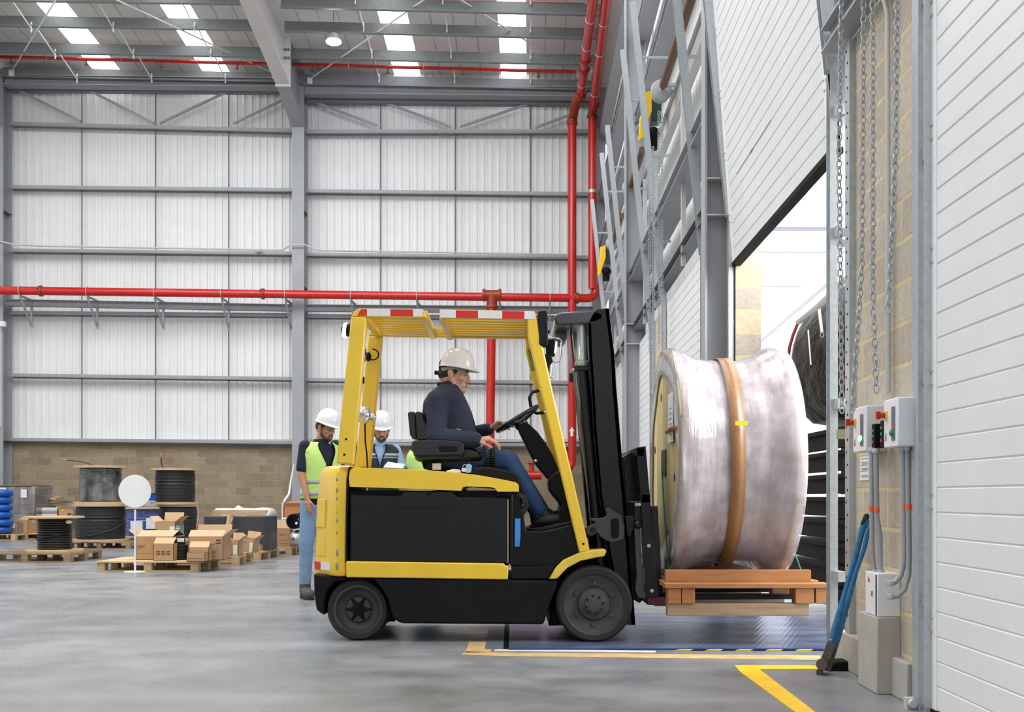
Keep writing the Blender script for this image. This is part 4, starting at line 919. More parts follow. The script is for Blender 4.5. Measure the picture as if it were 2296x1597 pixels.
# overhead guard
og = thing('overhead_guard', None, None, P(1000, 1040, TC)); og.parent = truck; del og['label']; del og['category']; og.location = WL['overhead_guard']-WL['forklift']
rp_ = [(787, 709), (822, 711), (808, 870), (791, 1042), (754, 1039), (771, 870)]
fp_ = [(1182, 712), (1203, 712), (1240, 880), (1293, 1108), (1323, 1236), (1299, 1240), (1268, 1108), (1225, 930), (1183, 752)]
for yy, s in ((T0, 0), (T0+TW-.08, 1)):
    pp = [P(x, y, T0) for x, y in rp_]; mb = MB(); mb.prism([V((p.x, yy, p.z)) for p in pp], (0, .08, 0)); mb.build('rear_post', m_yel, og, bev=.010)
    pp = [P(x, y, T0) for x, y in fp_]; mb = MB(); mb.prism([V((p.x, yy, p.z)) for p in pp], (0, .08, 0)); mb.build('front_post', m_yel, og, bev=.010)
    for k, sec in enumerate(([(788, 709), (792, 700), (804, 692), (948, 693), (953, 703), (955, 712), (822, 711)], [(985, 694), (1199, 698), (1204, 716), (1180, 716), (988, 714)])+(([(948, 694), (990, 695), (990, 714), (948, 712)],) if s else ())):
        pp = [P(x, y, T0) for x, y in sec]; mb = MB(); mb.prism([V((p.x, yy, p.z)) for p in pp], (0, .055, 0)); rail_ = mb.build('top_rail', m_yel, og, bev=.004)
        if s == 0 and k == 0:
            for (a, b, ya, yb, mt) in ((805, 823, 0, 0, m_refr), (823, 875, 0, 0, m_refw), (875, 926, 0, 0, m_refr), (926, 947, 0, 0, m_refw), (987, 1022, 1, 1, m_refw), (1022, 1072, 1, 1, m_refr), (1072, 1126, 1, 1, m_refw), (1126, 1176, 1, 1, m_refr), (1176, 1198, 1, 1, m_refw)):
                t_ = lambda x: (693+(x-805)*.008 if x < 960 else 695+(x-985)*.018); bt = lambda x: (708+(x-805)*.012 if x < 960 else 712+(x-985)*.018)
                q = [(a, bt(a)), (b, bt(b)), (b, t_(b)), (a, t_(a))]
                if a == 805: q = [(801, bt(a)), (b, bt(b)), (b, t_(b)), (810, t_(a))]
                mb = MB(); mb.prism(pl(q, T0-.002), (0, .006, 0)); mb.build('red_reflective_strip' if mt is m_refr else 'white_reflective_strip', mt, rail_)
# slats running fore-aft under the roof, in two groups
nsl = 8
for k in range(nsl):
    yy = T0+.09+k*(TW-.16)/(nsl-1)
    for (xa, xb) in ((826, 949), (995, 1181)):
        A = P(xa, 703, T0); B = P(xb, 706, T0); mb = MB(); mb.beam(V((A.x, yy, A.z)), V((B.x, yy, B.z)), .05, .045); mb.build('roof_slat', m_yel, og, bev=.006)
for x, py in ((812, 703), (950, 705), (992, 708), (1188, 706)):
    A = P(x, py, T0); mb = MB(); mb.box((A.x-.022, T0+.03, A.z-.03), (A.x+.022, T0+TW-.03, A.z+.03)); mb.build('cross_bar', m_yel, og, bev=.006)
for z_ in (.62, .70, .78):
    A = P(950, 704, T0); B = P(992, 706, T0); mb = MB(); mb.beam(V((A.x, T0+z_, A.z)), V((B.x, T0+z_, B.z)), .035, .02); mb.build('centre_link', m_yel, og)
# rear lower brackets of the far post
p0 = [P(x, y, T0) for x, y in ((754, 1000), (800, 1000), (800, 1046), (754, 1046))]
# holes and screws on posts
mb = MB()
for (x, y) in ((776, 985), (772, 1020), (1274, 1089), (1292, 1169), (1308, 1220)):
    c = P(x, y, T0-.001); mb = MB(); mb.cyl(c, c+V((0, .004, 0)), .008 if y < 1050 or y > 1200 else .014, 10); mb.build('post_screw', m_blkm if y < 1050 or y > 1200 else m_yel_w, og)
Yf = T0+TW-.09
slab([(1184, 782), (1196, 782), (1202, 828), (1190, 832)], Yf, .006, 'guard_label', M('olive_label', (128, 122, 60), .5), og, bev=0)
mb = MB(); mb.tube([P(1211, 875, Yf-.02), P(1193, 880, Yf-.06), P(1187, 892, Yf-.08), P(1190, 910, Yf-.08), P(1197, 924, Yf-.06), P(1204, 927, Yf-.04), P(1222, 925, Yf-.02)], .012, 10); gh = mb.build('grab_handle', m_blk, og)
for c in (P(1211, 875, Yf-.035), P(1222, 925, Yf-.035)): mb = MB(); mb.ell(c, (.012, .01, .012), n=10, m=6); mb.build('handle_bolt', m_chrome, gh)
# warning stick, lamp bundle and wiring on the rear far post
mb = MB(); mb.cyl(P(817, 775, T0+.16), P(812, 858, T0+.16), .014, 12); ex = mb.build('red_striped_baton', m_refw, og)
for ya, yb, mt in ((776, 782, m_fruit), (783, 797, m_blkm), (798, 812, m_refr), (846, 860, m_blkm)):
    mb = MB(); mb.cyl(P(817-(ya-775)*.06, ya, T0+.16), P(817-(yb-775)*.06, yb, T0+.16), .0155, 12); mb.build('baton_band', mt, ex)
mb = MB(); mb.ell(P(826, 800, Yf-.05), (.022, .02, .035)); mb.tube([P(826, 786, Yf-.05)+V((math.sin(a)*.045+.03, 0, math.cos(a)*.04-.03)) for a in [k*PI/8 for k in range(14)]], .005, 6); mb.build('buzzer', m_blk, og)
mb = MB(); mb.ell(P(816, 932, T0+.30), (.05, .05, .06), n=20, m=14); mb.ell(P(830, 936, T0+.32), (.045, .03, .03), n=16, m=10); mb.build('foil_wrapped_lamp', m_foil, og, sub=1, disp=(.03, .03))
mb = MB(); mb.tube([P(818, 948, T0+.3), P(819, 990, T0+.3), P(822, 1015, T0+.3), P(824, 1050, T0+.32)], .006, 6); mb.build('wiring', m_cable, og)
mb = MB(); mb.cap(P(779, 740, T0+.45), P(783, 741, T0+.45), .045, .045); lp = mb.build('rear_lamp_body', m_blkm, og)
mb = MB(); mb.lathe([(.001, -.02), (.05, -.012), (.058, .01), (.05, .012)], P(774, 741, T0+.45), (1, 0, -.1), 24); mb.build('rear_lamp_lens', m_lens, lp)
mb = MB(); mb.beam(P(783, 741, T0+.45), P(790, 738, T0+.45), .02, .03); mb.build('lamp_bracket', m_blkm, lp)

# mast
ms = thing('mast', None, None, P(1350, 1200, TC)); del ms['label']; del ms['category']; ms.parent = truck; ms.location = WL['mast']-WL['forklift']
mast_pts = [(1318, 724), (1331, 700), (1338, 693), (1366, 691), (1379, 800), (1382, 865), (1396, 1040), (1405, 1130), (1425, 1402), (1395, 1402), (1362, 1238), (1343, 1110), (1330, 960), (1325, 860), (1320, 790)]
inner_pts = [(x-7 if i < 3 or i > 8 else x-4, y) for i, (x, y) in enumerate(mast_pts)]
def ch(pts, Y, dy, name, mat, **k): return slab(pts, Y, dy, name, mat, ms, **k)
ch(mast_pts, T0+.12, .03, 'outer_channel', m_blkp, bev=.004); 
pp = [P(x, y, T0+.12) for x, y in mast_pts]
for dY in (.12, .70):
    q = [V((p.x, T0+dY, p.z)) for p in pp]
    mb = MB(); fl = [q[3], q[4], q[5], q[6], q[7], q[8]]
    back = [V((p.x-.03, p.y, p.z)) for p in reversed(fl)]; mb.prism(fl+back, (0, .09, 0)); mb.build('front_flange', m_blkp, ms, bev=.003)
    ed = [q[8+1], q[10], q[11], q[12], q[13], q[14], q[0]]; back = [V((p.x+.025, p.y, p.z)) for p in reversed(ed)]; mb = MB(); mb.prism(ed+back, (0, .09, 0)); mb.build('rear_flange', m_blkp, ms, bev=.003)
mb = MB(); mb.prism([V((p.x, T0+.76, p.z)) for p in pp], (0, .03, 0)); mb.build('outer_channel', m_blkp, ms, bev=.004)
mb = MB(); q = [P(x, y, T0+.17) for x, y in ((1330, 740), (1352, 738), (1372, 1000), (1398, 1398), (1372, 1398), (1346, 1000))]; mb.prism(q, (0, .04, 0)); mb.prism([p+V((0, .53, 0)) for p in q], (0, .04, 0)); mb.build('inner_channel', m_blkm, ms, bev=.003)
# crosshead
mb = MB(); mb.prism(pl([(1242, 712), (1247, 704), (1262, 700), (1300, 698), (1330, 696), (1345, 699), (1352, 705), (1353, 713), (1346, 720), (1330, 725), (1300, 727), (1262, 729), (1246, 728)], T0+.12), (0, .66, 0)); mb.build('crosshead', M('crosshead_paint', (58, 58, 66), .22, .3, coat=.3), ms, bev=.02, seg=3)
for z_ in (.72, 1.25, 1.9): mb = MB(); A = P(1360, 1115-(z_-CH)*FPX/(T0+.2), T0+.2); mb.box((A.x-.02, T0+.15, z_), (A.x+.04, T0+.76, z_+.07)); mb.build('cross_tie', m_blkm, ms, bev=.004)
# lift cylinders
for yy, o in ((T0+.20, 0), (T0+.66, 0)):
    k = lambda x, y: (lambda p: V((p.x, yy, p.z)))(P(x, y, T0+.20))
    mb = MB(); mb.cyl(k(1304, 728), k(1306, 815), .032, 20); rod_ = mb.build('chrome_rod', M('bright_cylinder', (186, 198, 196), .2, .55), ms)
    mb = MB(); mb.lathe([(.045, 0), (.052, .01), (.052, .03), (.04, .04)], k(1305, 822), k(1304, 728)-k(1305, 822), 20); mb.build('gland_nut', M('gland_steel', (176, 182, 180), .28, .5), ms)
    mb = MB(); mb.cyl(k(1306, 828), k(1350, 1300), .038, 16); mb.build('lift_cylinder', m_blkp, ms)
    mb = MB(); mb.box(k(1298, 832)-V((.03, .05, 0)), k(1298, 832)+V((.07, .05, .02))); mb.build('clamp_plate', m_blkp, ms)
# hoses, chain
for i, (pts, rr_, mt) in enumerate((([(1287, 832), (1290, 858), (1297, 900), (1298, 940), (1306, 1000), (1318, 1090), (1330, 1200)], .011, M('grey_hose', (120, 122, 118), .4)),
                                ([(1298, 842), (1301, 900), (1303, 950), (1314, 1010), (1324, 1100), (1336, 1200)], .010, m_cable), ([(1309, 842), (1311, 900), (1314, 960), (1322, 1020), (1332, 1100), (1342, 1200)], .013, m_cable),
                                ([(1280, 735), (1284, 780), (1290, 830), (1296, 900), (1300, 960)], .009, m_cable))):
    mb = MB(); mb.tube([P(x, y, T0+.3+i*.04) for x, y in pts], rr_, 10); mb.build('hydraulic_hose', mt, ms)
mb = MB()
path = [P(1274, 745, T0+.36), P(1277, 800, T0+.36), P(1279, 850, T0+.36)]
n_ = 26
for i in range(n_):
    f = i/(n_-1); c = path[0].lerp(path[2], f); mb.box(c-V((.009, .012, .007)), c+V((.009, .012, .007)))
mb.build('lift_chain', m_steel, ms, kind='stuff')
slab([(1276, 838), (1285, 836), (1287, 855), (1277, 857)], T0+.34, .05, 'chain_anchor', m_blkp, ms, bev=.003)
slab([(1247, 729), (1275, 731), (1271, 760), (1262, 768), (1246, 766), (1243, 744)], T0+.45, .25, 'top_bracket', M('grey_bracket', (92, 88, 90), .5), ms, bev=.006)
# head lamp, mirrors on front post
mb = MB(); mb.cap(P(1233, 772, T0+.12), P(1234, 790, T0+.12), .030, .030); mb.box(P(1229, 798, T0+.09), P(1244, 763, T0+.15)); hl = mb.build('headlamp', m_blkm, truck, bev=.008)
mb = MB(); mb.lathe([(.001, .012), (.045, .006), (.048, -.004)], P(1245, 781, T0+.12), (1, 0, -.15), 20); mb.build('lamp_lens', m_lens, hl)
mb = MB(); mb.tube([P(1228, 757, T0+.1), P(1254, 759, T0+.1), P(1259, 764, T0+.1), P(1257, 800, T0+.1), P(1254, 811, T0+.1), P(1246, 813, T0+.1), P(1236, 808, T0+.1)], .005, 8); mb.build('lamp_guard_wire', m_chrome, hl)
mb = MB(); mb.cyl(P(1236, 810, T0+.1), P(1232, 845, T0+.1), .012, 10); mb.ell(P(1234, 845, T0+.1), (.02, .01, .008)); mb.build('lamp_stem', m_galv, hl)
slab([(1222, 793), (1236, 797), (1240, 812), (1231, 820), (1230, 848), (1224, 842)], T0+.08, .05, 'lamp_bracket', m_blkm, truck, bev=.003)
mb = MB(); mb.prism(pl([(1206, 700), (1210, 696), (1224, 696), (1228, 702), (1229, 770), (1226, 777), (1211, 779), (1206, 772)], T0+.0), (0, .05, 0)); mr = mb.build('rear_view_mirror', m_blk, truck, bev=.012, seg=3)
mb = MB(); mb.prism(pl([(1208, 703), (1221, 702), (1222, 770), (1209, 772)], T0-.003), (0, .004, 0)); mb.build('mirror_glass', M('mirror_glass', (40, 42, 48), .05, .9), mr)
mb = MB(); mb.beam(P(1204, 740, T0+.06), P(1232, 745, T0+.06), .015, .02); mb.build('mirror_arm', m_blkm, mr)
# tilt bracket with hand hole
outer = [(1320, 1163), (1352, 1162), (1362, 1155), (1358, 1142), (1364, 1138), (1395, 1156), (1396, 1168), (1401, 1180), (1399, 1210), (1370, 1217), (1350, 1207), (1340, 1195), (1325, 1203), (1314, 1195), (1314, 1184), (1336, 1172)]
mb = MB(); mb.prism(pl(outer, T0+.06), (0, .05, 0)); tb = mb.build('tilt_bracket', M('grey_cast_bracket', (66, 66, 70), .5, .3), truck, bev=.006)
slab([(1369, 1166), (1375, 1163), (1386, 1163), (1388, 1170), (1388, 1200), (1384, 1207), (1374, 1208), (1370, 1200)], T0+.057, .008, 'hand_hole', m_blkm, tb, bev=.002)
c = P(1330, 1190, T0+.05); mb = MB(); mb.cyl(c, c+V((0, .04, 0)), .022, 12); mb.build('pivot_bolt', m_blkp, tb)
mb = MB(); mb.cyl(P(1240, 1225, T0+.2), P(1330, 1190, T0+.12), .035, 14); mb.build('tilt_cylinder', m_blkp, truck)
# carriage, load backrest, forks
cg = thing('carriage', None, None, P(1440, 1340, TC)); del cg['label']; del cg['category']; cg.parent = truck; cg.location = WL['carriage']-WL['forklift']
slab([(1427, 1003), (1448, 1001), (1476, 1341), (1451, 1340), (1437, 1121)], T0+.03, .035, 'backrest_side_bar', m_blkp, cg, bev=.004)
pp = [P(x, y, T0+.03) for x, y in ((1427, 1003), (1448, 1001), (1476, 1341), (1451, 1340), (1437, 1121))]
mb = MB(); mb.prism([V((p.x, T0+.93, p.z)) for p in pp], (0, .035, 0)); mb.build('backrest_side_bar', m_blkp, cg, bev=.004)
A = P(1428, 1004, T0+.03); B = P(1438, 1122, T0+.03)
for k in range(7):
    yy = T0+.14+k*.13; mb = MB(); mb.beam(V((A.x+.02, yy, A.z-.02)), V((B.x+.03, yy, B.z)), .02, .03, up=(0, 1, 0)); mb.build('backrest_bar', m_blkp, cg)
mb = MB(); mb.box((A.x-.005, T0+.03, A.z-.06), (A.x+.05, T0+.96, A.z+.0)); mb.build('backrest_top_rail', m_blkp, cg, bev=.004)
mb = MB(); mb.box((B.x, T0+.03, B.z-.02), (B.x+.06, T0+.96, B.z+.04)); mb.build('backrest_lower_rail', m_blkp, cg, bev=.004)
slab([(1397, 1026), (1427, 1005), (1437, 1121), (1404, 1126)], T0+.34, .30, 'centre_plate', m_blkp, cg, bev=.004)
for z0, z1 in ((.78, .90), (.36, .48)):
    A = P(1420, 1115, T0+.15); mb = MB(); mb.box((A.x+(.0 if z0 > .5 else .07), T0+.08, z0), (A.x+(.05 if z0 > .5 else .12), T0+.92, z1)); mb.build('carriage_bar', m_blkp, cg, bev=.004)
slab([(1402, 1158), (1435, 1156), (1438, 1176), (1422, 1182), (1414, 1204), (1406, 1200)], T0+.10, .06, 'roller_bracket', m_blkp, cg, bev=.003)
sh = slab([(1423, 1184), (1436, 1184), (1440, 1260), (1442, 1322), (1449, 1333), (1447, 1342), (1432, 1342), (1424, 1325), (1428, 1290)], T0+.07, .04, 'side_shift_link', M('grey_link', (74, 75, 80), .5, .3), cg, bev=.004)
mb = MB(); c = P(1431, 1176, T0+.06); mb.ell(c, (.03, .03, .03), n=12, m=8); mb.build('link_pivot', m_blkp, sh)
slab([(1402, 1126), (1418, 1126), (1442, 1345), (1434, 1353), (1420, 1345), (1410, 1240)], T0+.14, .05, 'carriage_side', m_blkm, cg, bev=.003)
for c in (P(1455, 1224, T0+.028), P(1462, 1325, T0+.028)): mb = MB(); mb.cyl(c, c+V((0, .01, 0)), .013, 6); mb.build('backrest_bolt', m_galv, cg)
FZ = .265
for yy in (T0+.17, T0+.72):
    x0 = PX(1470, T0+.2); mb = MB(); q = [V((x0, yy, 1.0)), V((x0+.045, yy, 1.0)), V((x0+.045, yy, FZ+.045)), V((x0+1.10, yy, FZ+.030)), V((x0+1.12, yy, FZ+.005)), V((x0, yy, FZ))]
    mb.prism([V((p.x-(.035 if p.z > .9 else 0), p.y, p.z if p.z < .9 else .9)) for p in q], (0, .12, 0)); mb.build('fork', M('dark_fork_steel', (44, 42, 46), .3, .6) if yy > T0+.5 else bpy.data.materials.get('dark_fork_steel') or M('dark_fork_steel', (44, 42, 46), .3, .6), cg, bev=.004)
slab([(1452, 1341), (1490, 1340), (1494, 1358), (1452, 1357)], T0+.09, .85, 'fork_hanger', M('maroon_primer', (84, 26, 34), .5), cg, bev=.003)

# seat
st = thing('seat', None, None, P(985, 1050, TC)); del st['label']; del st['category']; st.parent = truck; st.location = WL['seat']-WL['forklift']
YS = TC-.24
slab([(914, 927), (917, 923), (929, 923), (931, 930), (934, 984), (925, 985), (919, 975)], YS, .46, 'backrest_shell', m_vinyl, st, bev=.012, seg=3)
slab([(931, 924), (938, 922), (946, 925), (951, 940), (962, 965), (972, 988), (934, 988)], YS-.01, .48, 'backrest_cushion', m_vinyl, st, bev=.03, seg=4)
slab([(926, 988), (985, 988), (1060, 1002), (1085, 1015), (1082, 1035), (930, 1035)], YS, .48, 'seat_cushion', m_vinyl, st, bev=.03, seg=4)
for yy in (YS-.10, YS+.50):
    sc_ = 1.0
    pts_ = [(924, 991), (928, 988), (985, 987), (1030, 990), (1040, 996), (1041, 1010), (1037, 1022), (1030, 1028), (935, 1030), (928, 1022), (923, 1003)]
    pp = [P(x, y, YS-.10) for x, y in pts_]; mb = MB(); mb.prism([V((p.x, yy, p.z)) for p in pp], (0, .09, 0)); hr = mb.build('hip_guard', m_vinyl, st, bev=.02, seg=4)
    if yy < YS:
        slab([(983, 1004), (987, 1000), (1020, 1001), (1026, 1004), (1026, 1011), (1020, 1014), (988, 1014), (984, 1010)], YS-.103, .01, 'grip_slot', m_blkm, hr, bev=.003)
        slab([(933, 1020), (1034, 1018), (1031, 1024), (938, 1027)], YS-.102, .01, 'seam_line', m_blk, hr, bev=.002)
slab([(943, 1030), (1010, 1030), (1060, 1040), (1060, 1056), (950, 1052)], YS+.04, .4, 'seat_base', m_blkm, st, bev=.008)
mb = MB(); mb.beam(P(958, 1044, YS-.05), P(988, 1048, YS-.05), .02, .05); mb.build('seat_belt', m_blkm, st)
mb = MB(); mb.box(P(969, 1054, YS-.07), P(989, 1039, YS-.05)); mb.build('belt_buckle', M('grey_buckle', (196, 194, 190), .4), st, bev=.006)
# levers
for x0, x1, yy in ((1092, 1088, T0+.17), (1103, 1105, T0+.20)):
    mb = MB(); mb.cap(P(x1, 1003, yy), P(x0+1, 1024, yy), .016, .013); lv = mb.build('hydraulic_lever', m_vinyl, truck)
    for k in range(5): mb = MB(); mb.lathe([(.013+k*.0022, 0), (.019+k*.0025, -.008), (.013+k*.0022, -.016)], P(x0+1, 1026+k*5, yy), (0, 0, 1), 14); mb.build('rubber_gaiter', m_blk, lv)
slab([(1036, 1050), (1049, 1049), (1052, 1056), (1040, 1059), (1034, 1056)], T0+.13, .004, 'folded_paper', m_paper, truck, bev=0)
slab([(1000, 1056), (1016, 1052), (1030, 1053), (1034, 1060), (1004, 1060)], T0+.10, .05, 'paper_sheets', m_paper, truck, bev=.002)
# steering column, wheel, dashboard
sl = thing('steering_column', None, None, P(1215, 1040, TC)); del sl['label']; del sl['category']; sl.parent = truck; sl.location = WL['steering_column']-WL['forklift']
YD = TC-.10
slab([(1161, 955), (1166, 948), (1176, 945), (1184, 949), (1205, 968), (1225, 995), (1240, 1022), (1256, 1062), (1262, 1080), (1236, 1078), (1226, 1072), (1200, 1040), (1182, 1005), (1163, 966)], YD, .20, 'column_cover', m_blk, sl, bev=.02, seg=3)
slab([(1230, 1078), (1232, 1070), (1246, 1058), (1262, 1054), (1268, 1085), (1272, 1110), (1280, 1130), (1283, 1178), (1262, 1170), (1256, 1130), (1232, 1100)], YD-.08, .36, 'dashboard_base', m_blk, sl, bev=.015)
slab([(1262, 1120), (1300, 1236), (1250, 1190)], T0+.18, .6, 'front_plate', m_blkm, sl)
c = P(1161, 939, TC); ax = V((-.57, 0, .82)).normalized()
A = P(1113, 969, TC); B = P(1209, 910, TC); rw = (A-B).length/2-.012; d = (B-A).normalized(); ax = V((-d.z, 0, d.x)).normalized(); c = (A+B)/2
mb = MB(); mb.tube([c+d*(rw*math.cos(a))+V((0, rw*math.sin(a), 0)) for a in [2*PI*k/40 for k in range(40)]], .0155, 10, True)
wh = mb.build('steering_wheel', m_vinyl, sl)
hub = c-ax*.035
for a in (0, 2.1, 4.2): mb = MB(); mb.cap(hub, c+d*(rw*math.cos(a))+V((0, rw*math.sin(a), 0)), .018, .012, 10); mb.build('wheel_spoke', m_vinyl, wh)
mb = MB(); mb.lathe([(.035, -.05), (.05, -.02), (.045, .012), (.001, .018)], hub, ax, 20); mb.build('wheel_hub', m_vinyl, wh)
mb = MB(); c2 = c+d*(-rw*.55)+V((0, rw*.7, 0))+ax*.03; mb.ell(c2, (.022, .022, .02), n=12, m=8); mb.build('spinner_knob', M('pale_knob', (205, 208, 206), .3), wh)
c = P(1201, 1034, YD-.01); mb = MB(); mb.ell(c, (.014, .01, .014), n=12, m=8); mb.build('ignition_key', m_chrome, sl)
mb = MB(); mb.beam(P(1240, 1150, TC+.1), P(1285, 1140, TC+.1), .12, .02); mb.build('pedal', m_rub, truck)

# face mask lying on console
mb = MB(); c = P(1052, 1052, T0+.09)
mb.prism([P(x, y, T0+.04) for x, y in ((1044, 1043), (1052, 1040), (1058, 1044), (1056, 1060), (1045, 1061), (1046, 1052))], (0, .01, 0)); mk = mb.build('face_mask', M('pale_blue_mask', (140, 188, 214), .8, 0, .05, 40), None, 'pale blue face mask hanging over the edge of the truck console', 'mask', bev=.003)
mb = MB(); mb.tube([P(1043, 1048, T0+.045)+V((math.cos(a)*.016, 0, math.sin(a)*.018)) for a in [2*PI*k/14 for k in range(14)]], .0015, 5, True); mb.build('ear_loop', m_white, mk)

# ================================================================== WRAPPED REEL AND ITS PALLET
RC = V((0, 7.62, 1.205)); XA, XB = 1.085, 1.875
reel = thing('cable_reel', 'huge cable reel wrapped in clear film, standing on the raised orange pallet', 'reel', (1.48, 7.62, .42))
R0 = .80
mb = MB(); mb.lathe([(.035, 0), (R0-.01, 0), (R0-.01, .05), (.5, .052)], V((XA, RC.y, RC.z)), (1, 0, 0), 72, caps=False); mb.build('left_flange', m_flange, reel)
mb = MB(); mb.lathe([(.5, -.052), (R0-.01, -.05), (R0-.01, 0), (.035, 0)], V((XB, RC.y, RC.z)), (1, 0, 0), 72, caps=False); mb.build('right_flange', m_flange, reel)
mb = MB(); mb.lathe([(.05, 0), (.69, 0), (.70, .2), (.695, .5), (.70, .69), (.05, .69)], V((XA+.05, RC.y, RC.z)), (1, 0, 0), 72); mb.build('wound_drum', M('brown_grey_winding', (196, 170, 162), .7, 0, .12, 3, stretch=(10, 1, 1)), reel)
mb = MB(); mb.lathe([(.0, -.002), (.05, -.002), (.055, .0), (.055, .06)], V((XA-.002, RC.y, RC.z)), (1, 0, 0), 24, caps=False); mb.build('centre_hole', m_blkm, reel)
mb = MB(); mb.box((XA-.008, RC.y-.11, RC.z-.09), (XA, RC.y+.11, RC.z+.09)); mb.build('centre_plate', M('dark_plate', (70, 62, 56), .5, .5), reel)
for a in range(6):
    an = a*PI/3+.3; c = V((XA, RC.y+math.sin(an)*.5, RC.z+math.cos(an)*.5)); mb = MB(); mb.cyl(c+V((-.004, 0, 0)), c+V((.01, 0, 0)), .028, 12); mb.build('tie_bolt', M('blue_grey_bolt', (52, 92, 110), .4, .6) if a == 0 else bpy.data.materials['blue_grey_bolt'], reel)
# film: saddle between the flanges, folding a little onto the left face
def wr(a, t):
    return mnoise.noise(V((math.cos(a)*2.2, math.sin(a)*2.2, t*9)))*.012+mnoise.noise(V((math.cos(a)*1.0, math.sin(a)*1.0, t*40+5)))*.009
prof = [(.60, -.012), (.66, -.016), (.74, -.014), (.795, -.006), (.812, .012), (.810, .05), (.79, .10), (.757, .16), (.735, .22), (.724, .30), (.72, .40), (.724, .50), (.738, .57), (.765, .63), (.800, .68), (.818, .725), (.822, .765), (.81, .80), (.79, .806)]
na = 120; mb = MB(); rgs = []
for r, t in prof:
    rg = []
    for k in range(na):
        a = 2*PI*k/na; top = max(0, math.cos(a)); low = max(0, -math.cos(a))
        rr = r+(wr(a, t) if .03 < t < .78 else 0)*(1.0 if r < .80 else .4)
        if .1 < t < .7: rr -= low*.03*0
        if t < 0: rr = r+.03*math.sin(3*a+.6)+.02*math.sin(7*a)
        rg.append(V((XA+t, RC.y+math.sin(a)*rr, RC.z+math.cos(a)*rr)))
    rgs.append(rg)
mb.rings(rgs, caps=False); mb.build('stretch_film', m_film, reel, sub=1, sharp=180)
# tape band round the waist, yellow label, waybill, frayed end, green strap
mb = MB(); rgs = []
for dx in (-.048, .048):
    rgs.append([V((1.478+dx+.02*math.sin(2*PI*k/na), RC.y+math.sin(2*PI*k/na)*(.737), RC.z+math.cos(2*PI*k/na)*(.737))) for k in range(na)])
mb.rings(rgs, caps=False); tp = mb.build('packing_tape', m_tape, reel, solid=.003, sharp=180)
a = -PI/2-.0; c = V((1.465, RC.y-.745, PZ(949, 6.87))); mb = MB(); mb.box(c-V((.03, .0, .014)), c+V((.05, .006, .014))); mb.build('yellow_sticker', m_ylab, tp)
mb = MB(); yy0, yy1 = RC.y-.52, RC.y-.30; mb.box((XA-.02, yy0, 1.33), (XA-.016, yy1, 1.66)); wb = mb.build('waybill_pocket', m_paper, reel)
mb = MB()
for k in range(6): mb = MB(); mb.box((XA-.0215, yy0+.03, 1.38+k*.035), (XA-.0205, yy1-.03-(k % 3)*.02, 1.384+k*.035)); mb.build('printed_line', m_steel_d, wb)
mb = MB(); mb.tube([V((XA-.02, RC.y-.40, 1.40)), V((XA-.05, RC.y-.48, 1.395)), V((XA-.03, RC.y-.60, 1.41)), V((XA+.02, RC.y-.66, 1.42))], [.008, .016, .02, .012], 8); mb.build('tape_end', m_tape, reel)
mb = MB(); mb.tube([V((XA-.02, RC.y-.02, RC.z-.06)), V((XA-.025, RC.y-.2, .8)), V((XA-.02, RC.y-.36, .44)), V((XA-.01, RC.y-.40, .28))], .006, 6); mb.build('green_strap', M('green_strap', (44, 110, 84), .5), reel)
mb = MB(); mb.tube([V((XB+.02, RC.y-.4, .62)), V((XB+.06, RC.y-.55, .40))], .005, 6); mb.build('green_strap', bpy.data.materials['green_strap'], reel)
# pallet
pal = thing('orange_pallet', 'heavy orange timber pallet raised on the forks under the reel', 'pallet', (1.5, 7.6, .19))
y0, y1 = 6.86, 8.30; xa, xb = 1.00, 2.04
mb = MB(); mb.box((xa+.0, y0+.12, .405), (xb-.09, y0+.17, .485)); mb.build('chock_board', m_palo, pal, bev=.003)
mb = MB(); mb.box((xa+.0, y1-.17, .405), (xb-.09, y1-.12, .485)); mb.build('chock_board', m_palo, pal, bev=.003)
for k in range(6):
    yy = y0+k*(y1-y0-.14)/5; mb = MB(); mb.box((xa-.02, yy, .375), (xb, yy+.14, .405)); mb.build('deck_board', m_palo, pal, bev=.003)
for yy in (y0+.01, y0+.62, y1-.12):
    for x_, w2 in ((xa+.0, .085), (xa+.09, .085), (xb-.22, .12), (xb-.09, .10)):
        mb = MB(); mb.box((x_, yy, .275), (x_+w2, yy+.10, .375)); mb.build('block', m_palo, pal, bev=.004)
for yy in (y0, y0+.62, y1-.12):
    mb = MB(); mb.box((xa-.0, yy+.02, .195), (xb-.13, yy+.10, .275)); mb.build('runner', m_pall2, pal, bev=.003)
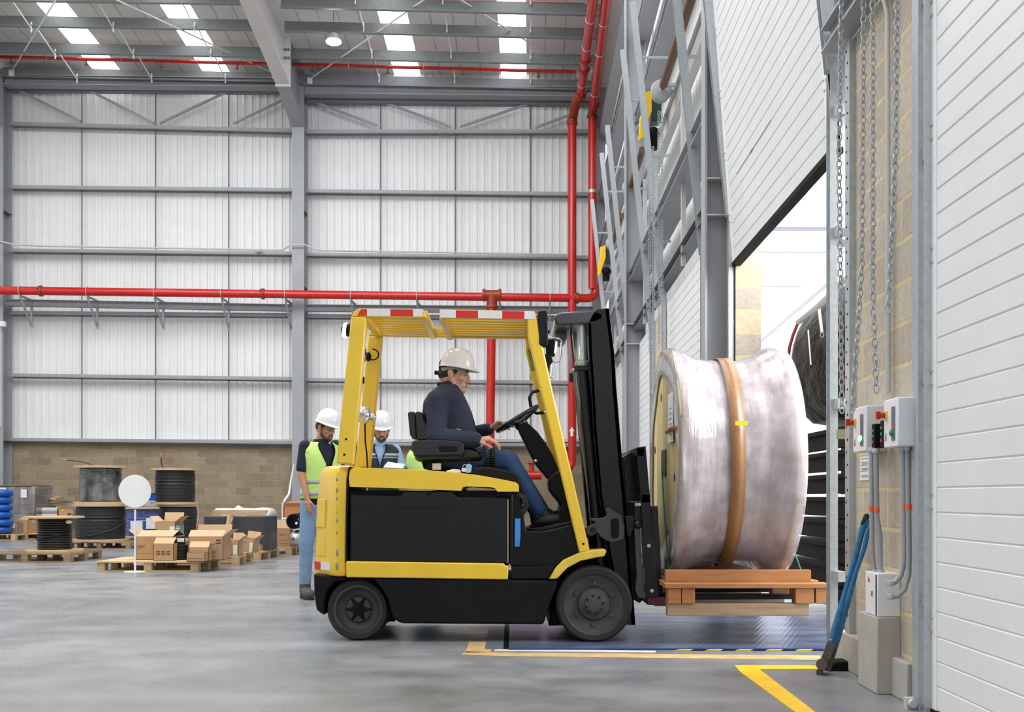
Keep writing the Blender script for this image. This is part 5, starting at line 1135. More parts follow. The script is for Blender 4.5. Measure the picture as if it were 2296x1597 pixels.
# ================================================================== PEOPLE
def frame(o, fwd, pitch=0, roll=0, s=1.0):
    f = V(fwd).normalized(); r = f.cross(V((0, 0, 1))).normalized(); u = r.cross(f)
    Mx = Matrix((r, f, u)).transposed() @ Euler((-pitch, roll, 0)).to_matrix()
    Mx = Mx.to_4x4() @ Matrix.Scale(s, 4); Mx.translation = V(o); return Mx
def head_shape(mb, Mx):
    st = len(mb.v)
    mb.ell((0, -.012, .040), (.076, .096, .084)); mb.ell((0, .020, -.030), (.060, .070, .085)); mb.ell((0, -.03, -.02), (.066, .07, .07))
    for s in (-1, 1):
        mb.cap((s*.056, .0, -.045), (s*.050, .012, -.072), .020, .018); mb.cap((s*.050, .012, -.072), (s*.014, .066, -.104), .018, .016)
        mb.ell((s*.040, .056, -.030), (.024, .022, .022)); mb.ell((s*.078, -.008, -.012), (.009, .020, .031)); mb.ell((s*.084, -.014, -.002), (.006, .016, .020))
        mb.cap((s*.010, .084, .020), (s*.044, .070, .016), .0095, .009)
        mb.ell((s*.012, .096, -.042), (.008, .010, .007)); mb.ell((s*.031, .072, .006), (.016, .012, .0055)); mb.ell((s*.031, .072, -.013), (.015, .010, .005))
    mb.ell((0, .072, -.104), (.022, .019, .018)); mb.ell((0, .060, -.075), (.040, .030, .030))
    mb.cap((0, .082, .010), (0, .100, -.024), .0085, .0105); mb.ell((0, .103, -.036), (.011, .012, .010))
    mb.ell((0, .086, -.068), (.024, .010, .006)); mb.ell((0, .084, -.079), (.021, .010, .006))
    mb.ell((0, .045, .045), (.062, .052, .050))
    mb.xform(Mx, st)
def face_parts(root, Mx, beard=None, skin=None, hair=True, gaze=(0, -.2)):
    for s in (-1, 1):
        mb = MB(); mb.ell((s*.031, .0705, -.003), (.0125, .0110, .0075), n=14, m=10); mb.xform(Mx); e = mb.build('eye', m_eyew, root)
        mb = MB(); mb.ell((s*.031+.002, .0800, -.0045), (.0052, .003, .0052), n=12, m=8); mb.xform(Mx); mb.build('iris', m_iris, e)
        mb = MB(); mb.chaincap([(s*.014, .0915, .018), (s*.030, .087, .022), (s*.046, .076, .016)], [.0032, .004, .0025], 8); mb.xform(Mx); mb.build('eyebrow', m_hair, root)
    mb = MB(); mb.ell((0, .0905, -.0685), (.021, .0075, .0045)); mb.ell((0, .0885, -.0785), (.018, .0075, .0050)); mb.xform(Mx); mb.build('lips', m_lip, root)
    if hair:
        mb = MB(); mb.ell((0, -.018, .044), (.079, .096, .083)); mb.ell((0, -.040, -.006), (.072, .072, .062))
        for s in (-1, 1): mb.ell((s*.070, .012, .018), (.010, .022, .026))
        mb.xform(Mx); mb.build('hair', m_hair, root, voxel=.005, smooth_it=1)
    if beard:
        mb = MB()
        for s in (-1, 1):
            mb.cap((s*.060, .006, -.040), (s*.053, .012, -.066), .013, .0185); mb.cap((s*.053, .012, -.070), (s*.016, .067, -.107), .0185, .0175); mb.cap((s*.022, .086, -.060), (s*.027, .078, -.090), .006, .010); mb.cap((0, .0945, -.057), (s*.021, .088, -.060), .0048, .0045)
        mb.ell((0, .074, -.106), (.026, .022, .020)); mb.xform(Mx); mb.build('beard', beard, root, voxel=.004, smooth_it=1)
def hard_hat(root, Mx, strap=False):
    # dome with centre ridge and peak; local frame of the head
    Z0 = .046; n = 56; rows = 14; rings_ = []
    def shell(off):
        rg = []
        for i in range(rows+1):
            ph = PI/2*i/rows; ring = []
            for k in range(n):
                a = 2*PI*k/n; rx, ry, rz = .106-off, .120-off, .128-off
                x = math.sin(a)*rx*math.cos(ph)**.85 if ph < PI/2-.001 else 0; y = math.cos(a)*ry*math.cos(ph)**.85 if ph < PI/2-.001 else 0
                z = Z0+rz*math.sin(ph); rd = max(0, 1-abs(x)/.018)*.006*min(1, math.cos(ph)*1.5+.3)
                for e in (-.042, .042): rd += max(0, 1-abs(x-e)/.012)*.003*(1 if off == 0 else 0)
                ring.append(V((x, y+.012, z+(rd if off == 0 else 0))))
            rg.append(ring)
        return rg
    dome = shell(0)
    brim = []; under = []
    for k in range(n):
        a = 2*PI*k/n; f = max(0, math.cos(a))**1.3; ex = .008+.030*f
        brim.append(V((math.sin(a)*(.106+ex*.6), math.cos(a)*(.120+ex)+.012, Z0-.006-.010*f))); under.append(V((math.sin(a)*(.106+ex*.6-.002), math.cos(a)*(.120+ex-.002)+.012, Z0-.011-.010*f)))
    inner = shell(.005)
    mb = MB(); mb.rings([*inner[::-1], under, brim, *dome], caps=False); mb.xform(Mx); hh = mb.build('hard_hat', m_hat, root, sharp=60)
    if strap:
        mb = MB(); rg = [[], []]
        for k in range(40):
            a = 2*PI*k/40
            for j, z in ((0, .040-.012*max(0, -math.cos(a))*1.5), (1, .018-.022*max(0, -math.cos(a))*1.3)): rg[j].append(V((math.sin(a)*.083, math.cos(a)*.102-.006, z)))
        mb.rings(rg, caps=False); mb.xform(Mx); mb.build('harness_band', M('grey_harness', (150, 154, 158), .5), root, solid=.002)
        mb = MB(); mb.ell((0, -.115, -.008), (.020, .012, .014)); mb.lathe([(.014, 0), (.014, .016)], (0, -.120, -.008), (0, -1, 0), 12); mb.xform(Mx); mb.build('harness_knob', m_blkm, root)
    return hh
m_hat = M('white_helmet_plastic', (236, 236, 238), .25, 0, .02, 3, coat=.4)

def hand(mb, wrist, d, nrm, thumb, curl=(.3, .5, .4), s=1.0, tcurl=.4, spread=.06):
    """d: wrist to knuckles; nrm: out of the back of the hand; thumb: +1/-1 side"""
    d = V(d).normalized(); nrm = (V(nrm)-d*V(nrm).dot(d)).normalized(); t = d.cross(nrm)*thumb; w_ = V(wrist)
    palm = .085*s
    for i, (L_, off) in enumerate(((.96, 1.5), (1.06, .5), (.99, -.5), (.80, -1.5))):
        kn = w_+d*palm*(1-.06*abs(off-.5))+t*off*.0195*s
        mb.cap(w_+t*off*.011*s+d*.01*s, kn, .0135*s, .0112*s, 10)
        p = kn; dd = (d+t*off*spread).normalized(); cum = 0
        for j, seg in enumerate((.042, .026, .021)):
            cum = curl[j]; ax = dd.cross(-nrm).normalized(); dd = (Matrix.Rotation(cum+.04*i, 3, ax) @ dd); q = p+dd*seg*L_*s
            mb.cap(p, q, (.0094, .0085, .0076)[j]*s, (.0086, .0077, .0066)[j]*s, 10); p = q
    mb.ell(w_+d*palm*.5-nrm*.004*s, (.028*s, .028*s, .022*s), n=12, m=8)
    b = w_+d*.020*s+t*.020*s-nrm*.006*s; td = (d*.72+t*.62-nrm*.25).normalized(); m_ = b+td*.036*s; mb.cap(b, m_, .0145*s, .0115*s, 10)
    td = (td+(-t*.45-nrm*.25)*tcurl).normalized(); q = m_+td*.030*s; mb.cap(m_, q, .0108*s, .0096*s, 10); td = (td+(-t*.4)*tcurl).normalized(); mb.cap(q, q+td*.024*s, .0096*s, .0078*s, 10)

TL = [(.90, .160, .112, 0), (1.0, .158, .112, 0), (1.10, .150, .108, .008), (1.20, .158, .116, .012), (1.30, .172, .122, .010), (1.38, .178, .115, .0), (1.44, .162, .095, -.01), (1.485, .115, .070, -.012), (1.515, .062, .058, -.008)]
def standing(label, base, fwd, s, skin, head_o, head_f, pitch, arms, legs, shirt_m, shirt_sl, vest_m, trouser_m, boot_m, beard, name='person', vest_open=True, stripes=((.99, 1.025), (1.10, 1.135)), shoulder_stripe=False, band_m=None, collar=None, lean=0.0, vstart=1.18):
    f = V(fwd).normalized(); r = f.cross(V((0, 0, 1))); B = V(base)
    def W(a, b, c): return B+r*a*s+f*(b+lean*max(0, c-.9))*s+V((0, 0, c*s))
    Mh = frame(head_o, head_f, pitch, 0, s)
    root_loc = B
    body = MB()
    def torso(mb, g, lv=TL, lo=0, hi=99):
        mb.loft([(W(0, o, z), r*(rx+g)*s, f*(ry+g)*s) for z, rx, ry, o in lv if lo <= z <= hi], n=32, power=2.3)
    torso(body, -.006); neck_top = Mh @ V((0, -.020, -.060)); body.cap(W(0, -.012, 1.47), neck_top, .060*s, .052*s); body.cap(neck_top, Mh @ V((0, -.01, -.03)), .052*s, .05*s)
    head_shape(body, Mh)
    for side, A in arms.items():
        sh, el, wr = A['sh'], A['el'], A['wr']; body.cap(sh, el, .047*s, .038*s); body.cap(el, wr, .039*s, .025*s)
        hand(body, wr, A['hd'], A['hn'], A['th'], A.get('curl', (.35, .5, .4)), s)
    for (hp, kn, an, toe) in legs: body.cap(hp, kn, .075*s, .05*s); body.cap(kn, an, .052*s, .032*s)
    me = body.build(name, skin, None, label, 'person', origin=root_loc, voxel=.0052, smooth_it=2); 
    # shirt
    mb = MB(); torso(mb, .008, hi=1.49)
    for side, A in arms.items():
        sh, el, wr = A['sh'], A['el'], A['wr']; mb.ell(sh, (.061*s,)*3)
        if shirt_sl == 'short': mb.cap(sh, sh.lerp(el, .80), .060*s, .056*s)
        else: mb.cap(sh, el, .058*s, .052*s); mb.cap(el, el.lerp(wr, .93), .054*s, .040*s)
    mb.build('shirt', shirt_m, me, voxel=.008, smooth_it=2)
    mb = MB(); nb = W(0, -.010, 1.475); nt = W(0, .0, 1.535)
    mb.loft([(nb, r*.086*s, f*.082*s), (nt, r*.068*s, f*.070*s), (nt, r*.060*s, f*.062*s), (nb, r*.06*s, f*.06*s)], n=24); mb.build('collar', collar or shirt_m, me, voxel=.006, smooth_it=1)
    # vest, open sheet with a V neck
    if vest_m:
        lv = [(.955, .165, .115, 0), (1.0, .165, .117, 0), (1.10, .160, .113, .008), (1.20, .166, .120, .012), (1.30, .176, .126, .010), (1.38, .188, .122, .0), (1.43, .182, .108, -.008), (1.47, .155, .090, -.010), (1.50, .100, .076, -.008)]
        def gap(z): return .035 if z < vstart else .035+(z-vstart)*1.9
        def ringp(z, rx, ry, o, g, n=48):
            gp = gap(z) if vest_open else .02; out = []
            for k in range(n+1):
                a = gp+(2*PI-2*gp)*k/n; ca, sa = math.cos(a), math.sin(a); pw = 2/2.4
                y = math.copysign(abs(ca)**pw, ca); x = math.copysign(abs(sa)**pw, sa); out.append(W(x*(rx+g), o+y*(ry+g), z))
            return out
        def sheet(lvls, g, nm, mt, parent, so):
            rg = [ringp(z, rx, ry, o, g) for z, rx, ry, o in lvls]; n = len(rg[0]); m = MB(); m.add([p for q in rg for p in q], [(i*n+k, i*n+k+1, (i+1)*n+k+1, (i+1)*n+k) for i in range(len(rg)-1) for k in range(n-1)])
            return m.build(nm, mt, parent, solid=so, sharp=180), rg
        def at(z):
            for a, b in zip(lv[:-1], lv[1:]):
                if a[0] <= z <= b[0]:
                    q = (z-a[0])/(b[0]-a[0]); return tuple(a[i]+(b[i]-a[i])*q for i in range(4))
            return lv[-1]
        G_ = .022
        ve, rg = sheet(lv, G_, 'vest', vest_m, me, .006)
        for (z0, z1) in stripes: sheet([at(z0), at(z1)], G_+.004, 'reflective_band', band_m or m_grey_ref, ve, .003)
        # dark zip edging
        m = MB(); m.tube([q[0] for q in rg], .006*s, 6); m.tube([q[-1] for q in rg], .006*s, 6); m.build('zip_edge', m_blkm, ve)
        m = MB(); m.tube(rg[0], .005*s, 6); m.build('hem_trim', m_blkm, ve)
        if shoulder_stripe:
            for sd in (-1, 1):
                m = MB(); m.tube([W(sd*.155, -.10, 1.30), W(sd*.185, -.05, 1.44), W(sd*.16, .02, 1.475), W(sd*.185, .08, 1.40)], .010*s, 6); m.build('shoulder_trim', M('lime_trim', (196, 226, 40), .6), ve)
    # trousers
    mb = MB(); mb.loft([(W(0, 0, z), r*rx*s, f*ry*s) for z, rx, ry in ((.82, .165, .118), (.92, .170, .120), (1.0, .158, .115))], n=28)
    for (hp, kn, an, toe) in legs: mb.cap(hp, kn, .098*s, .070*s); mb.cap(kn, an+V((0, 0, .03)), .070*s, .058*s)
    mb.build('trousers', trouser_m, me, voxel=.009, smooth_it=2)
    for (hp, kn, an, toe) in legs:
        mb = MB(); h = an+V((0, 0, -.025*s)); fd = (toe-an); fd.z = 0; fd.normalize()
        mb.cap(an+V((0, 0, .055)), h, .056*s, .055*s); mb.cap(V((h.x, h.y, .07)), V((toe.x, toe.y, .052)), .056*s, .048*s); mb.ell(V((h.x, h.y, .05))-fd*.015, (.045, .045, .05)); bt = mb.build('boot', boot_m, me, voxel=.007, smooth_it=2)
        sd = fd.cross(V((0, 0, 1))); c0 = V((h.x, h.y, .0))-fd*.06; c1 = V((toe.x, toe.y, 0))+fd*.04; mb = MB()
        mb.prism([c0-sd*.038, c0+sd*.038, c0.lerp(c1, .6)+sd*.048, c1+sd*.034, c1+fd*.015, c1-sd*.034, c0.lerp(c1, .6)-sd*.048], (0, 0, .028)); mb.build('boot_sole', m_rub, bt, bev=.008)
        for k in range(4): mb = MB(); c = V((h.x, h.y, .145-k*.016)).lerp(V((toe.x, toe.y, .145-k*.016)), .25+k*.13); mb.tube([c-sd*.022, c+V((0, 0, .008)), c+sd*.022], .003, 6); mb.build('lace', M('red_lace', (110, 44, 48), .8) if k == 0 else bpy.data.materials['red_lace'], bt)
    face_parts(me, Mh, beard); hard_hat(me, Mh @ Matrix.Scale(1.06, 4))
    return me, W

# --- worker at the left in a lime vest
YA = 10.2; SA = .985
base = V((PX(716, YA), YA, 0)); fw = V((.66, -.75, 0)).normalized(); rt = fw.cross(V((0, 0, 1)))
arms = {'R': dict(sh=P(684, 1001, YA-.13), el=P(675, 1062, YA-.16), wr=P(688, 1118, YA-.20), hd=V((.10, -.05, -1)), hn=V((-.7, -.7, 0)), th=1, curl=(.25, .4, .35)),
        'L': dict(sh=P(752, 1000, YA+.13), el=P(764, 1062, YA+.14), wr=P(770, 1110, YA-.02), hd=V((.1, -.4, -.8)), hn=V((.8, .5, 0)), th=-1)}
arms['R']['th'] = -1; arms['L']['th'] = 1
def leg(px_h, px_k, px_a, px_t, Yh, Yk, Ya, Yt): return (P(*px_h, Yh), P(*px_k, Yk), V((PX(px_a, Ya), Ya, .12)), V((PX(px_t, Yt), Yt, .05)))
legsA = [leg((696, 1128), (687, 1215), 684, 695, YA-.06, YA-.09, YA-.06, YA-.20), leg((735, 1128), (742, 1215), 745, 762, YA+.06, YA+.08, YA+.10, YA-.02)]
standing('bearded worker in a lime hi-vis vest and jeans standing behind the counterweight', base, fw, SA, m_skin2, P(731, 958, YA-.04), V((.86, -.50, 0)), .30, arms, legsA, m_navyd, 'short', m_hiv, m_jeanl, m_bootg, m_beard, shoulder_stripe=True, lean=.05, vstart=1.26)
# --- worker reading from the tablet
YBp = 10.6
base = V((PX(853, YBp), YBp, 0)); fw = V((.10, -1, 0)).normalized()
arms = {'R': dict(sh=P(818, 1010, YBp), el=P(806, 1062, YBp-.05), wr=P(848, 1070, YBp-.28), hd=V((.9, -.3, .15)), hn=V((0, -.5, -.85)), th=1, curl=(.5, .6, .5)),
        'L': dict(sh=P(886, 1010, YBp), el=P(903, 1052, YBp-.08), wr=P(897, 1046, YBp-.30), hd=V((-.9, -.25, .25)), hn=V((.1, -.35, .9)), th=1, curl=(.35, .5, .5))}
legsB = [leg((838, 1140), (838, 1228), 838, 834, YBp-.02, YBp-.03, YBp, YBp-.15), leg((868, 1140), (869, 1228), 870, 874, YBp-.02, YBp-.03, YBp, YBp-.15)]
standing('bearded worker in a navy vest with grey bands, looking down at a tablet', base, fw, .985, m_skin, P(855, 961, YBp-.06), V((.16, -1, 0)), .34, arms, legsB, m_shirt, 'long', m_navy, m_jean, m_boot, m_beard, stripes=((1.36, 1.41),), band_m=m_grey_ref, collar=m_shirt, lean=.03, vstart=1.34)
mb = MB(); q = [P(859, 1048, YBp-.50), P(869, 1035, YBp-.36), P(908, 1042, YBp-.36), P(903, 1049.5, YBp-.50)]
nr = (q[1]-q[0]).cross(q[3]-q[0]).normalized()*.010; mb.prism(q, nr); tb_ = mb.build('tablet_computer', M('tablet_shell', (196, 200, 204), .4), None, 'slim white tablet held by the worker in the navy vest', 'tablet', bev=.003)
# --- third worker, hidden but for the edge of a lime vest
YC = 10.45
base = V((PX(956, YC), YC, 0)); fw = V((-.55, .83, 0)).normalized()
arms = {'L': dict(sh=P(920, 1012, YC+.06), el=P(935, 1070, YC+.1), wr=P(950, 1100, YC+.2), hd=V((.2, .3, -.9)), hn=V((-.7, .5, 0)), th=1),
        'R': dict(sh=P(990, 1004, YC-.06), el=P(1000, 1060, YC-.05), wr=P(990, 1110, YC-.1), hd=V((-.2, -.1, -1)), hn=V((.8, -.5, 0)), th=-1)}
arms['L']['sh'] = P(934, 1004, YC-.10); arms['L']['el'] = P(945, 1062, YC-.06)
legsC = [leg((945, 1140), (945, 1225), 945, 935, YC-.05, YC-.05, YC-.05, YC+.12), leg((970, 1140), (972, 1225), 972, 962, YC+.05, YC+.05, YC+.05, YC+.2)]
standing('worker in a lime vest almost hidden behind the driver\'s seat', base, fw, .96, m_skin, P(985, 951, YC), V((-.75, .5, 0)), .25, arms, legsC, m_navyd, 'short', m_hiv, m_jean, m_boot, None, shoulder_stripe=False, lean=0)

# --- forklift driver
def D(x, y, dy=0.0): return P(x, y, TC+dy)
Mh = frame(D(1019, 838), (1, -.14, 0), .13, 0, 1.07)
tors = [((1022, 1046), 46, .175), ((1018, 1020), 50, .19), ((1014, 990), 52, .19), ((1009, 958), 54, .185), ((1003, 928), 53, .19), ((999, 902), 46, .20), ((1000, 884), 36, .165), ((1004, 872), 26, .11), ((1009, 862), 18, .06)]
def tl(mb, g):
    mb.loft([(D(*c), V((hx/318*1.0+g, 0, 0)), V((0, hy+g, 0))) for c, hx, hy in tors], n=36, power=2.2)
dr = MB(); tl(dr, -.022); dr.cap(D(1006, 880), Mh @ V((0, -.02, -.055)), .062, .056); dr.cap(Mh @ V((0, -.02, -.055)), Mh @ V((0, -.01, -.02)), .056, .052)
head_shape(dr, Mh)
nsh, nel, nwr = D(982, 900, -.20), D(978, 980, -.26), D(1068, 987, -.25)
fsh, fel, fwr = D(1004, 900, .20), D(1040, 978, .27), D(1098, 962, .19)
for a, b, c in ((nsh, nel, nwr), (fsh, fel, fwr)): dr.cap(a, b, .048, .042); dr.cap(b, c, .042, .027)
hand(dr, nwr, V((1, -.05, .10)), V((.12, -.35, 1)), 1, (.55, .45, .35), 1.12, .5)
hand(dr, fwr, V((.86, -.1, .52)), V((-.45, .25, .85)), -1, (.55, .95, .7), 1.12, .9)
nl = (D(1002, 1030, -.11), D(1138, 1038, -.15), D(1206, 1144, -.14), D(1252, 1160, -.15)); fl_ = (D(1006, 1030, .11), D(1140, 1040, .15), D(1210, 1142, .16), D(1258, 1152, .17))
for a, b, c, e in (nl, fl_): dr.cap(a, b, .078, .052); dr.cap(b, c, .054, .032)
driver = dr.build('person', m_skin, None, 'driver in a white helmet, navy jacket and jeans sitting in the forklift', 'person', origin=D(1000, 1040), voxel=.0042, smooth_it=2)
mb = MB(); tl(mb, .010)
mb.ell(nsh, (.080, .075, .080)); mb.ell(fsh, (.080, .075, .080))
mb.cap(nsh, nel, .078, .070); mb.cap(nel, nwr.lerp(nel, .04), .070, .056); mb.cap(fsh, fel, .076, .062); mb.cap(fel, fwr.lerp(fel, .08), .062, .046)
# folds at elbow and hem
mb.cap(D(962, 958, -.24), D(992, 968, -.30), .028, .018); mb.cap(D(965, 975, -.27), D(1000, 985, -.31), .022, .016); mb.cap(D(1000, 1010, -.18), D(1066, 1022, -.14), .05, .035); mb.cap(D(985, 1040, -.16), D(1066, 1052, -.14), .045, .03)
jk = mb.build('jacket', m_navy, driver, voxel=.0065, smooth_it=2)
mb = MB(); mb.loft([(D(1006, 878), V((.085, 0, 0)), V((0, .095, 0))), (D(1008, 864), V((.072, 0, .01)), V((0, .078, 0))), (D(1006, 856), V((.060, 0, .012)), V((0, .07, 0)))], n=28); mb.cap(D(985, 862, -.03), D(1030, 892, -.05), .018, .020); mb.cap(D(985, 862, .03), D(1030, 892, .05), .018, .020); mb.build('collar', m_navyd, driver, voxel=.006, smooth_it=2)
mb = MB(); mb.tube([D(1028, 888, -.05), D(1047, 915, -.05), D(1060, 945, -.05), D(1066, 975, -.05), D(1066, 1010, -.06)], .013, 8); mb.build('jacket_placket', m_navyd, jk)
mb = MB(); mb.beam(D(1024, 963, -.232), D(1034, 965, -.232), .006, .012); mb.build('yellow_badge', m_ylab, jk)
mb = MB()
mb.ell(D(1000, 1032), (.13, .19, .11))
for a, b, c, e in (nl, fl_): mb.cap(a, b, .106, .086); mb.cap(b, c, .084, .064)
mb.build('trousers', m_jean, driver, voxel=.008, smooth_it=2)
for a, b, c, e in (nl, fl_):
    mb = MB(); d = (e-c).normalized(); dn = V((.25, 0, -.97)); hl = c+V((-.01, 0, -.075)); tt = e+V((0.01, 0, -.015)); mb.cap(c+V((-.01, 0, .03)), c+V((-.005, 0, -.04)), .056, .052); mb.cap(hl, hl.lerp(tt, .6), .042, .048); mb.cap(hl.lerp(tt, .6), tt, .048, .040); mb.cap(c, hl.lerp(tt, .5)+V((0, 0, .02)), .045, .04)
    bt = mb.build('boot', m_boot, driver, voxel=.006, smooth_it=2)
    dd = (tt-hl).normalized(); up = V((-dd.z, 0, dd.x)); a0 = hl-dd*.05-up*.045; b0 = tt+dd*.045-up*.032
    mb = MB(); q = [a0-V((0, .036, 0)), b0-V((0, .030, 0)), b0+V((0, .030, 0)), a0+V((0, .036, 0))]; mb.prism(q, up*.022); mb.build('boot_sole', m_blkm, bt, bev=.006)
face_parts(driver, Mh); hard_hat(driver, Mh @ Matrix.Scale(.97, 4), strap=True)
# ================================================================== GOODS ON THE LEFT
def Gd(py): return CH*FPX/(py-HY)
# wooden pallet prototype, front edge along X, origin at the centre of the footprint
def make_pallet(w_, d_, h, mat, label, name='wooden_pallet', solid_top=False, nb=3):
    t = thing(name, label, 'pallet', (0, 0, 0)); x0, x1, y0, y1 = -w_/2, w_/2, -d_/2, d_/2
    if solid_top:
        mb = MB(); mb.box((x0-.02, y0-.02, h-.018), (x1+.02, y1+.02, h)); mb.build('plywood_top', m_ply, t)
    else:
        n = 6
        for k in range(n):
            yy = y0+k*(d_-.10)/(n-1); mb = MB(); mb.box((x0, yy, h-.018), (x1, yy+.10, h)); mb.build('deck_board', mat, t)
    for k in range(nb):
        xx = x0+k*(w_-.10)/(nb-1); mb = MB(); mb.box((xx, y0, h-.036), (xx+.10, y1, h-.018)); mb.build('stringer', mat, t)
        for j in range(3):
            yy = y0+j*(d_-.12)/2; mb = MB(); mb.box((xx, yy, .018), (xx+.10, yy+.12, h-.036)); mb.build('block', mat, t)
    for j in range(3):
        yy = y0+j*(d_-.10)/2; mb = MB(); mb.box((x0, yy, 0), (x1, yy+.10, .018)); mb.build('bottom_board', mat, t)
    return t
def place(t, x, Y, z=0, rz=0): t.location = (x, Y, z); t.rotation_euler = (0, 0, rz); return t
GP = 'wooden pallets on the hall floor'
p1 = make_pallet(1.36, 1.15, .135, m_pall2, 'grey weathered pallet under the small black cable spool'); p1['group'] = GP; place(p1, -6.46-.68, 15.67+.60, 0, -.02)
p2 = make_pallet(1.30, 1.05, .135, m_pall, 'pale pallet with plywood top behind the round white sign', solid_top=True); p2['group'] = GP; place(p2, PX(215, 13.71)+.65, 13.71+.56, 0, -.0)
p3 = dup(p1, (-7.62, 20.25, 0), 0, 'pallet carrying the two tall stacked black cable reels', GP, (.86, .9, .95))
for o in p3.children: pass
p4 = dup(p2, (PX(46, 24.3), 24.8, 0), 0, 'pallet at the left edge under the closed carton', GP, (.75, .8, .95))
prow = make_pallet(1.1, 1.15, .135, m_pall, 'pallet just behind the plywood pallet, carrying small opened cartons'); prow['group'] = GP; place(prow, -4.42, 15.5, 0, .08)
dup(prow, (-4.36, 16.85, 0), -.05, 'pallet in front of the two dark sheet coils', GP)
dup(prow, (-4.22, 18.2, 0), .06, 'pallet under the tall open carton beside the standing worker', GP)
dup(prow, (PX(385, 20.6), 20.8, 0), 0, 'pallet hidden under the second stack of black reels', GP)
dup(prow, (PX(-8, 24), 24.3, 0), .0, 'pallet under the stack of blue hoses', GP)
dup(prow, (PX(150, 26.4), 26.6, 0), 0, 'pallet under the heap of flattened cartons', GP)
dup(prow, (PX(320, 22.6), 22.9, 0), 0, 'pallet under the blue wrapped reel', GP)

# cable reels lying on their flange
def reel_v(label, c, rf, rd, h, th, drum_mat, fl_mat, rings=False, wobble=False, name='cable_spool', top=True, group=None):
    t = thing(name, label, 'spool', c, group=group); c = V(c)
    def fl(z, nm):
        mb = MB(); mb.lathe([(.04, 0), (rf, 0), (rf, th), (.04, th)], c+V((0, 0, z)), n=48, caps=False); mb.build(nm, fl_mat, t, sharp=30)
    fl(0, 'lower_flange')
    if top: fl(h-th, 'upper_flange')
    mb = MB()
    if rings:
        n = max(4, int((h-2*th)/.034)); pr_ = []
        for k in range(n):
            z0 = th+(h-2*th)*k/n; z1 = th+(h-2*th)*(k+1)/n
            for q in range(6): a = PI*q/5; pr_.append((rd-.017+.017*math.sin(a), z0+(z1-z0)*(1-math.cos(a))/2))
        mb.lathe([(.05, th)]+pr_+[(.05, h-th)], c, n=48)
    else:
        n = 26; pr_ = [(rd*(1-.04*(abs(2*k/n-1))**4)+.006*math.sin(k*2.3)+(-.012 if k == 16 else 0), th+(h-2*th)*k/n) for k in range(n+1)]; mb.lathe([(.05, th)]+pr_+[(.05, h-th)], c, n=56)
    mb.build('wound_cable', drum_mat, t, sharp=60); return t
c1 = V((PX(123, 16.3), 16.3, .135)); K = 16.3/FPX
m_spl = m_spool
s1 = reel_v('small spool of glossy black cable with pale wooden flanges, nearest the viewer', c1, 62*K, 37*K, .535, .03, m_cable, m_ply, True)
mb = MB(); o = c1; mb.tube([o+V((math.cos(a)*.262, math.sin(a)*.262, .19+.10*(a+2.6)/2.6)) for a in [-2.8+k*.15 for k in range(18)]], .011, 8); mb.build('loose_cable_end', m_cable, s1)
mb = MB(); mb.ell(c1+V((-.22, -.20, .47)), (.035, .035, .03)); mb.ell(c1+V((.27, -.14, .45)), (.05, .03, .03)); mb.build('film_scrap', m_paper, s1)
Yb_ = 20.2; K = Yb_/FPX; cx_ = PX(226, Yb_)
s2 = reel_v('large reel of black cable standing on a pallet, lowest of the left stack', V((cx_, Yb_, .130)), 61*K, 53*K, .70, .045, m_cabled, m_spool, name='cable_reel')
mb = MB(); o = V((cx_, Yb_, .130)); mb.tube([o+V((math.cos(a)*.455, math.sin(a)*.455, .10+.24*((a+2.2)/2.0)**2)) for a in [-2.2+k*.12 for k in range(18)]], .012, 8); mb.build('loose_cable_end', m_cabled, s2)
s3 = reel_v('film wrapped black cable reel on top of the left stack', V((cx_, Yb_, .83)), 57*K, 43*K, .72, .045, m_cable, m_spool, True, name='cable_reel')
mb = MB(); mb.lathe([(43*K+.008, .06), (43*K+.014, .3), (43*K+.01, .66)], V((cx_, Yb_, .83)), n=64, caps=False); mb.build('clear_film', m_filmc, s3, sharp=180)
mb = MB(); mb.tube([V((cx_+.0, Yb_-.3, 1.54)), P(190, 1037, 19.9), P(160, 1033, 19.9), P(146, 1031, 19.9)], .010, 8); tl_ = mb.build('cable_tail', m_cable, s3)
mb = MB(); mb.cap(P(150, 1032, 19.9), P(140, 1030.5, 19.9), .014); mb.build('orange_end_cap', m_org, tl_)
Yr_ = 20.8; K = Yr_/FPX; cx_ = PX(400, Yr_)
s4 = reel_v('matt black cable reel, lowest of the stack behind the open cartons', V((cx_, Yr_, .13)), 44*K, 41*K, .69, .045, m_cabled, m_spool, name='cable_reel')
s5 = reel_v('black cable reel with a thin upright cable tail, top of the right stack', V((cx_-.06, Yr_, .82)), 52*K, 43*K, .70, .045, m_cabled, m_spool, name='cable_reel')
mb = MB(); mb.tube([V((cx_-.2, Yr_-.2, 1.5)), P(369, 1056, 20.6), P(362, 1040, 20.6), P(361, 1026, 20.6)], .010, 8); tl_ = mb.build('cable_tail', m_cable, s5)
mb = MB(); mb.cap(P(361, 1023, 20.6), P(361.5, 1017, 20.6), .014); mb.build('orange_end_cap', m_org, tl_)
mb = MB(); mb.tube([P(441, 1130, 20.2), P(445, 1150, 20.2), P(441, 1180, 20.2), P(440, 1205, 20.2)], .010, 6); mb.build('pink_cord', M('pink_cord', (190, 140, 128), .7), s4)
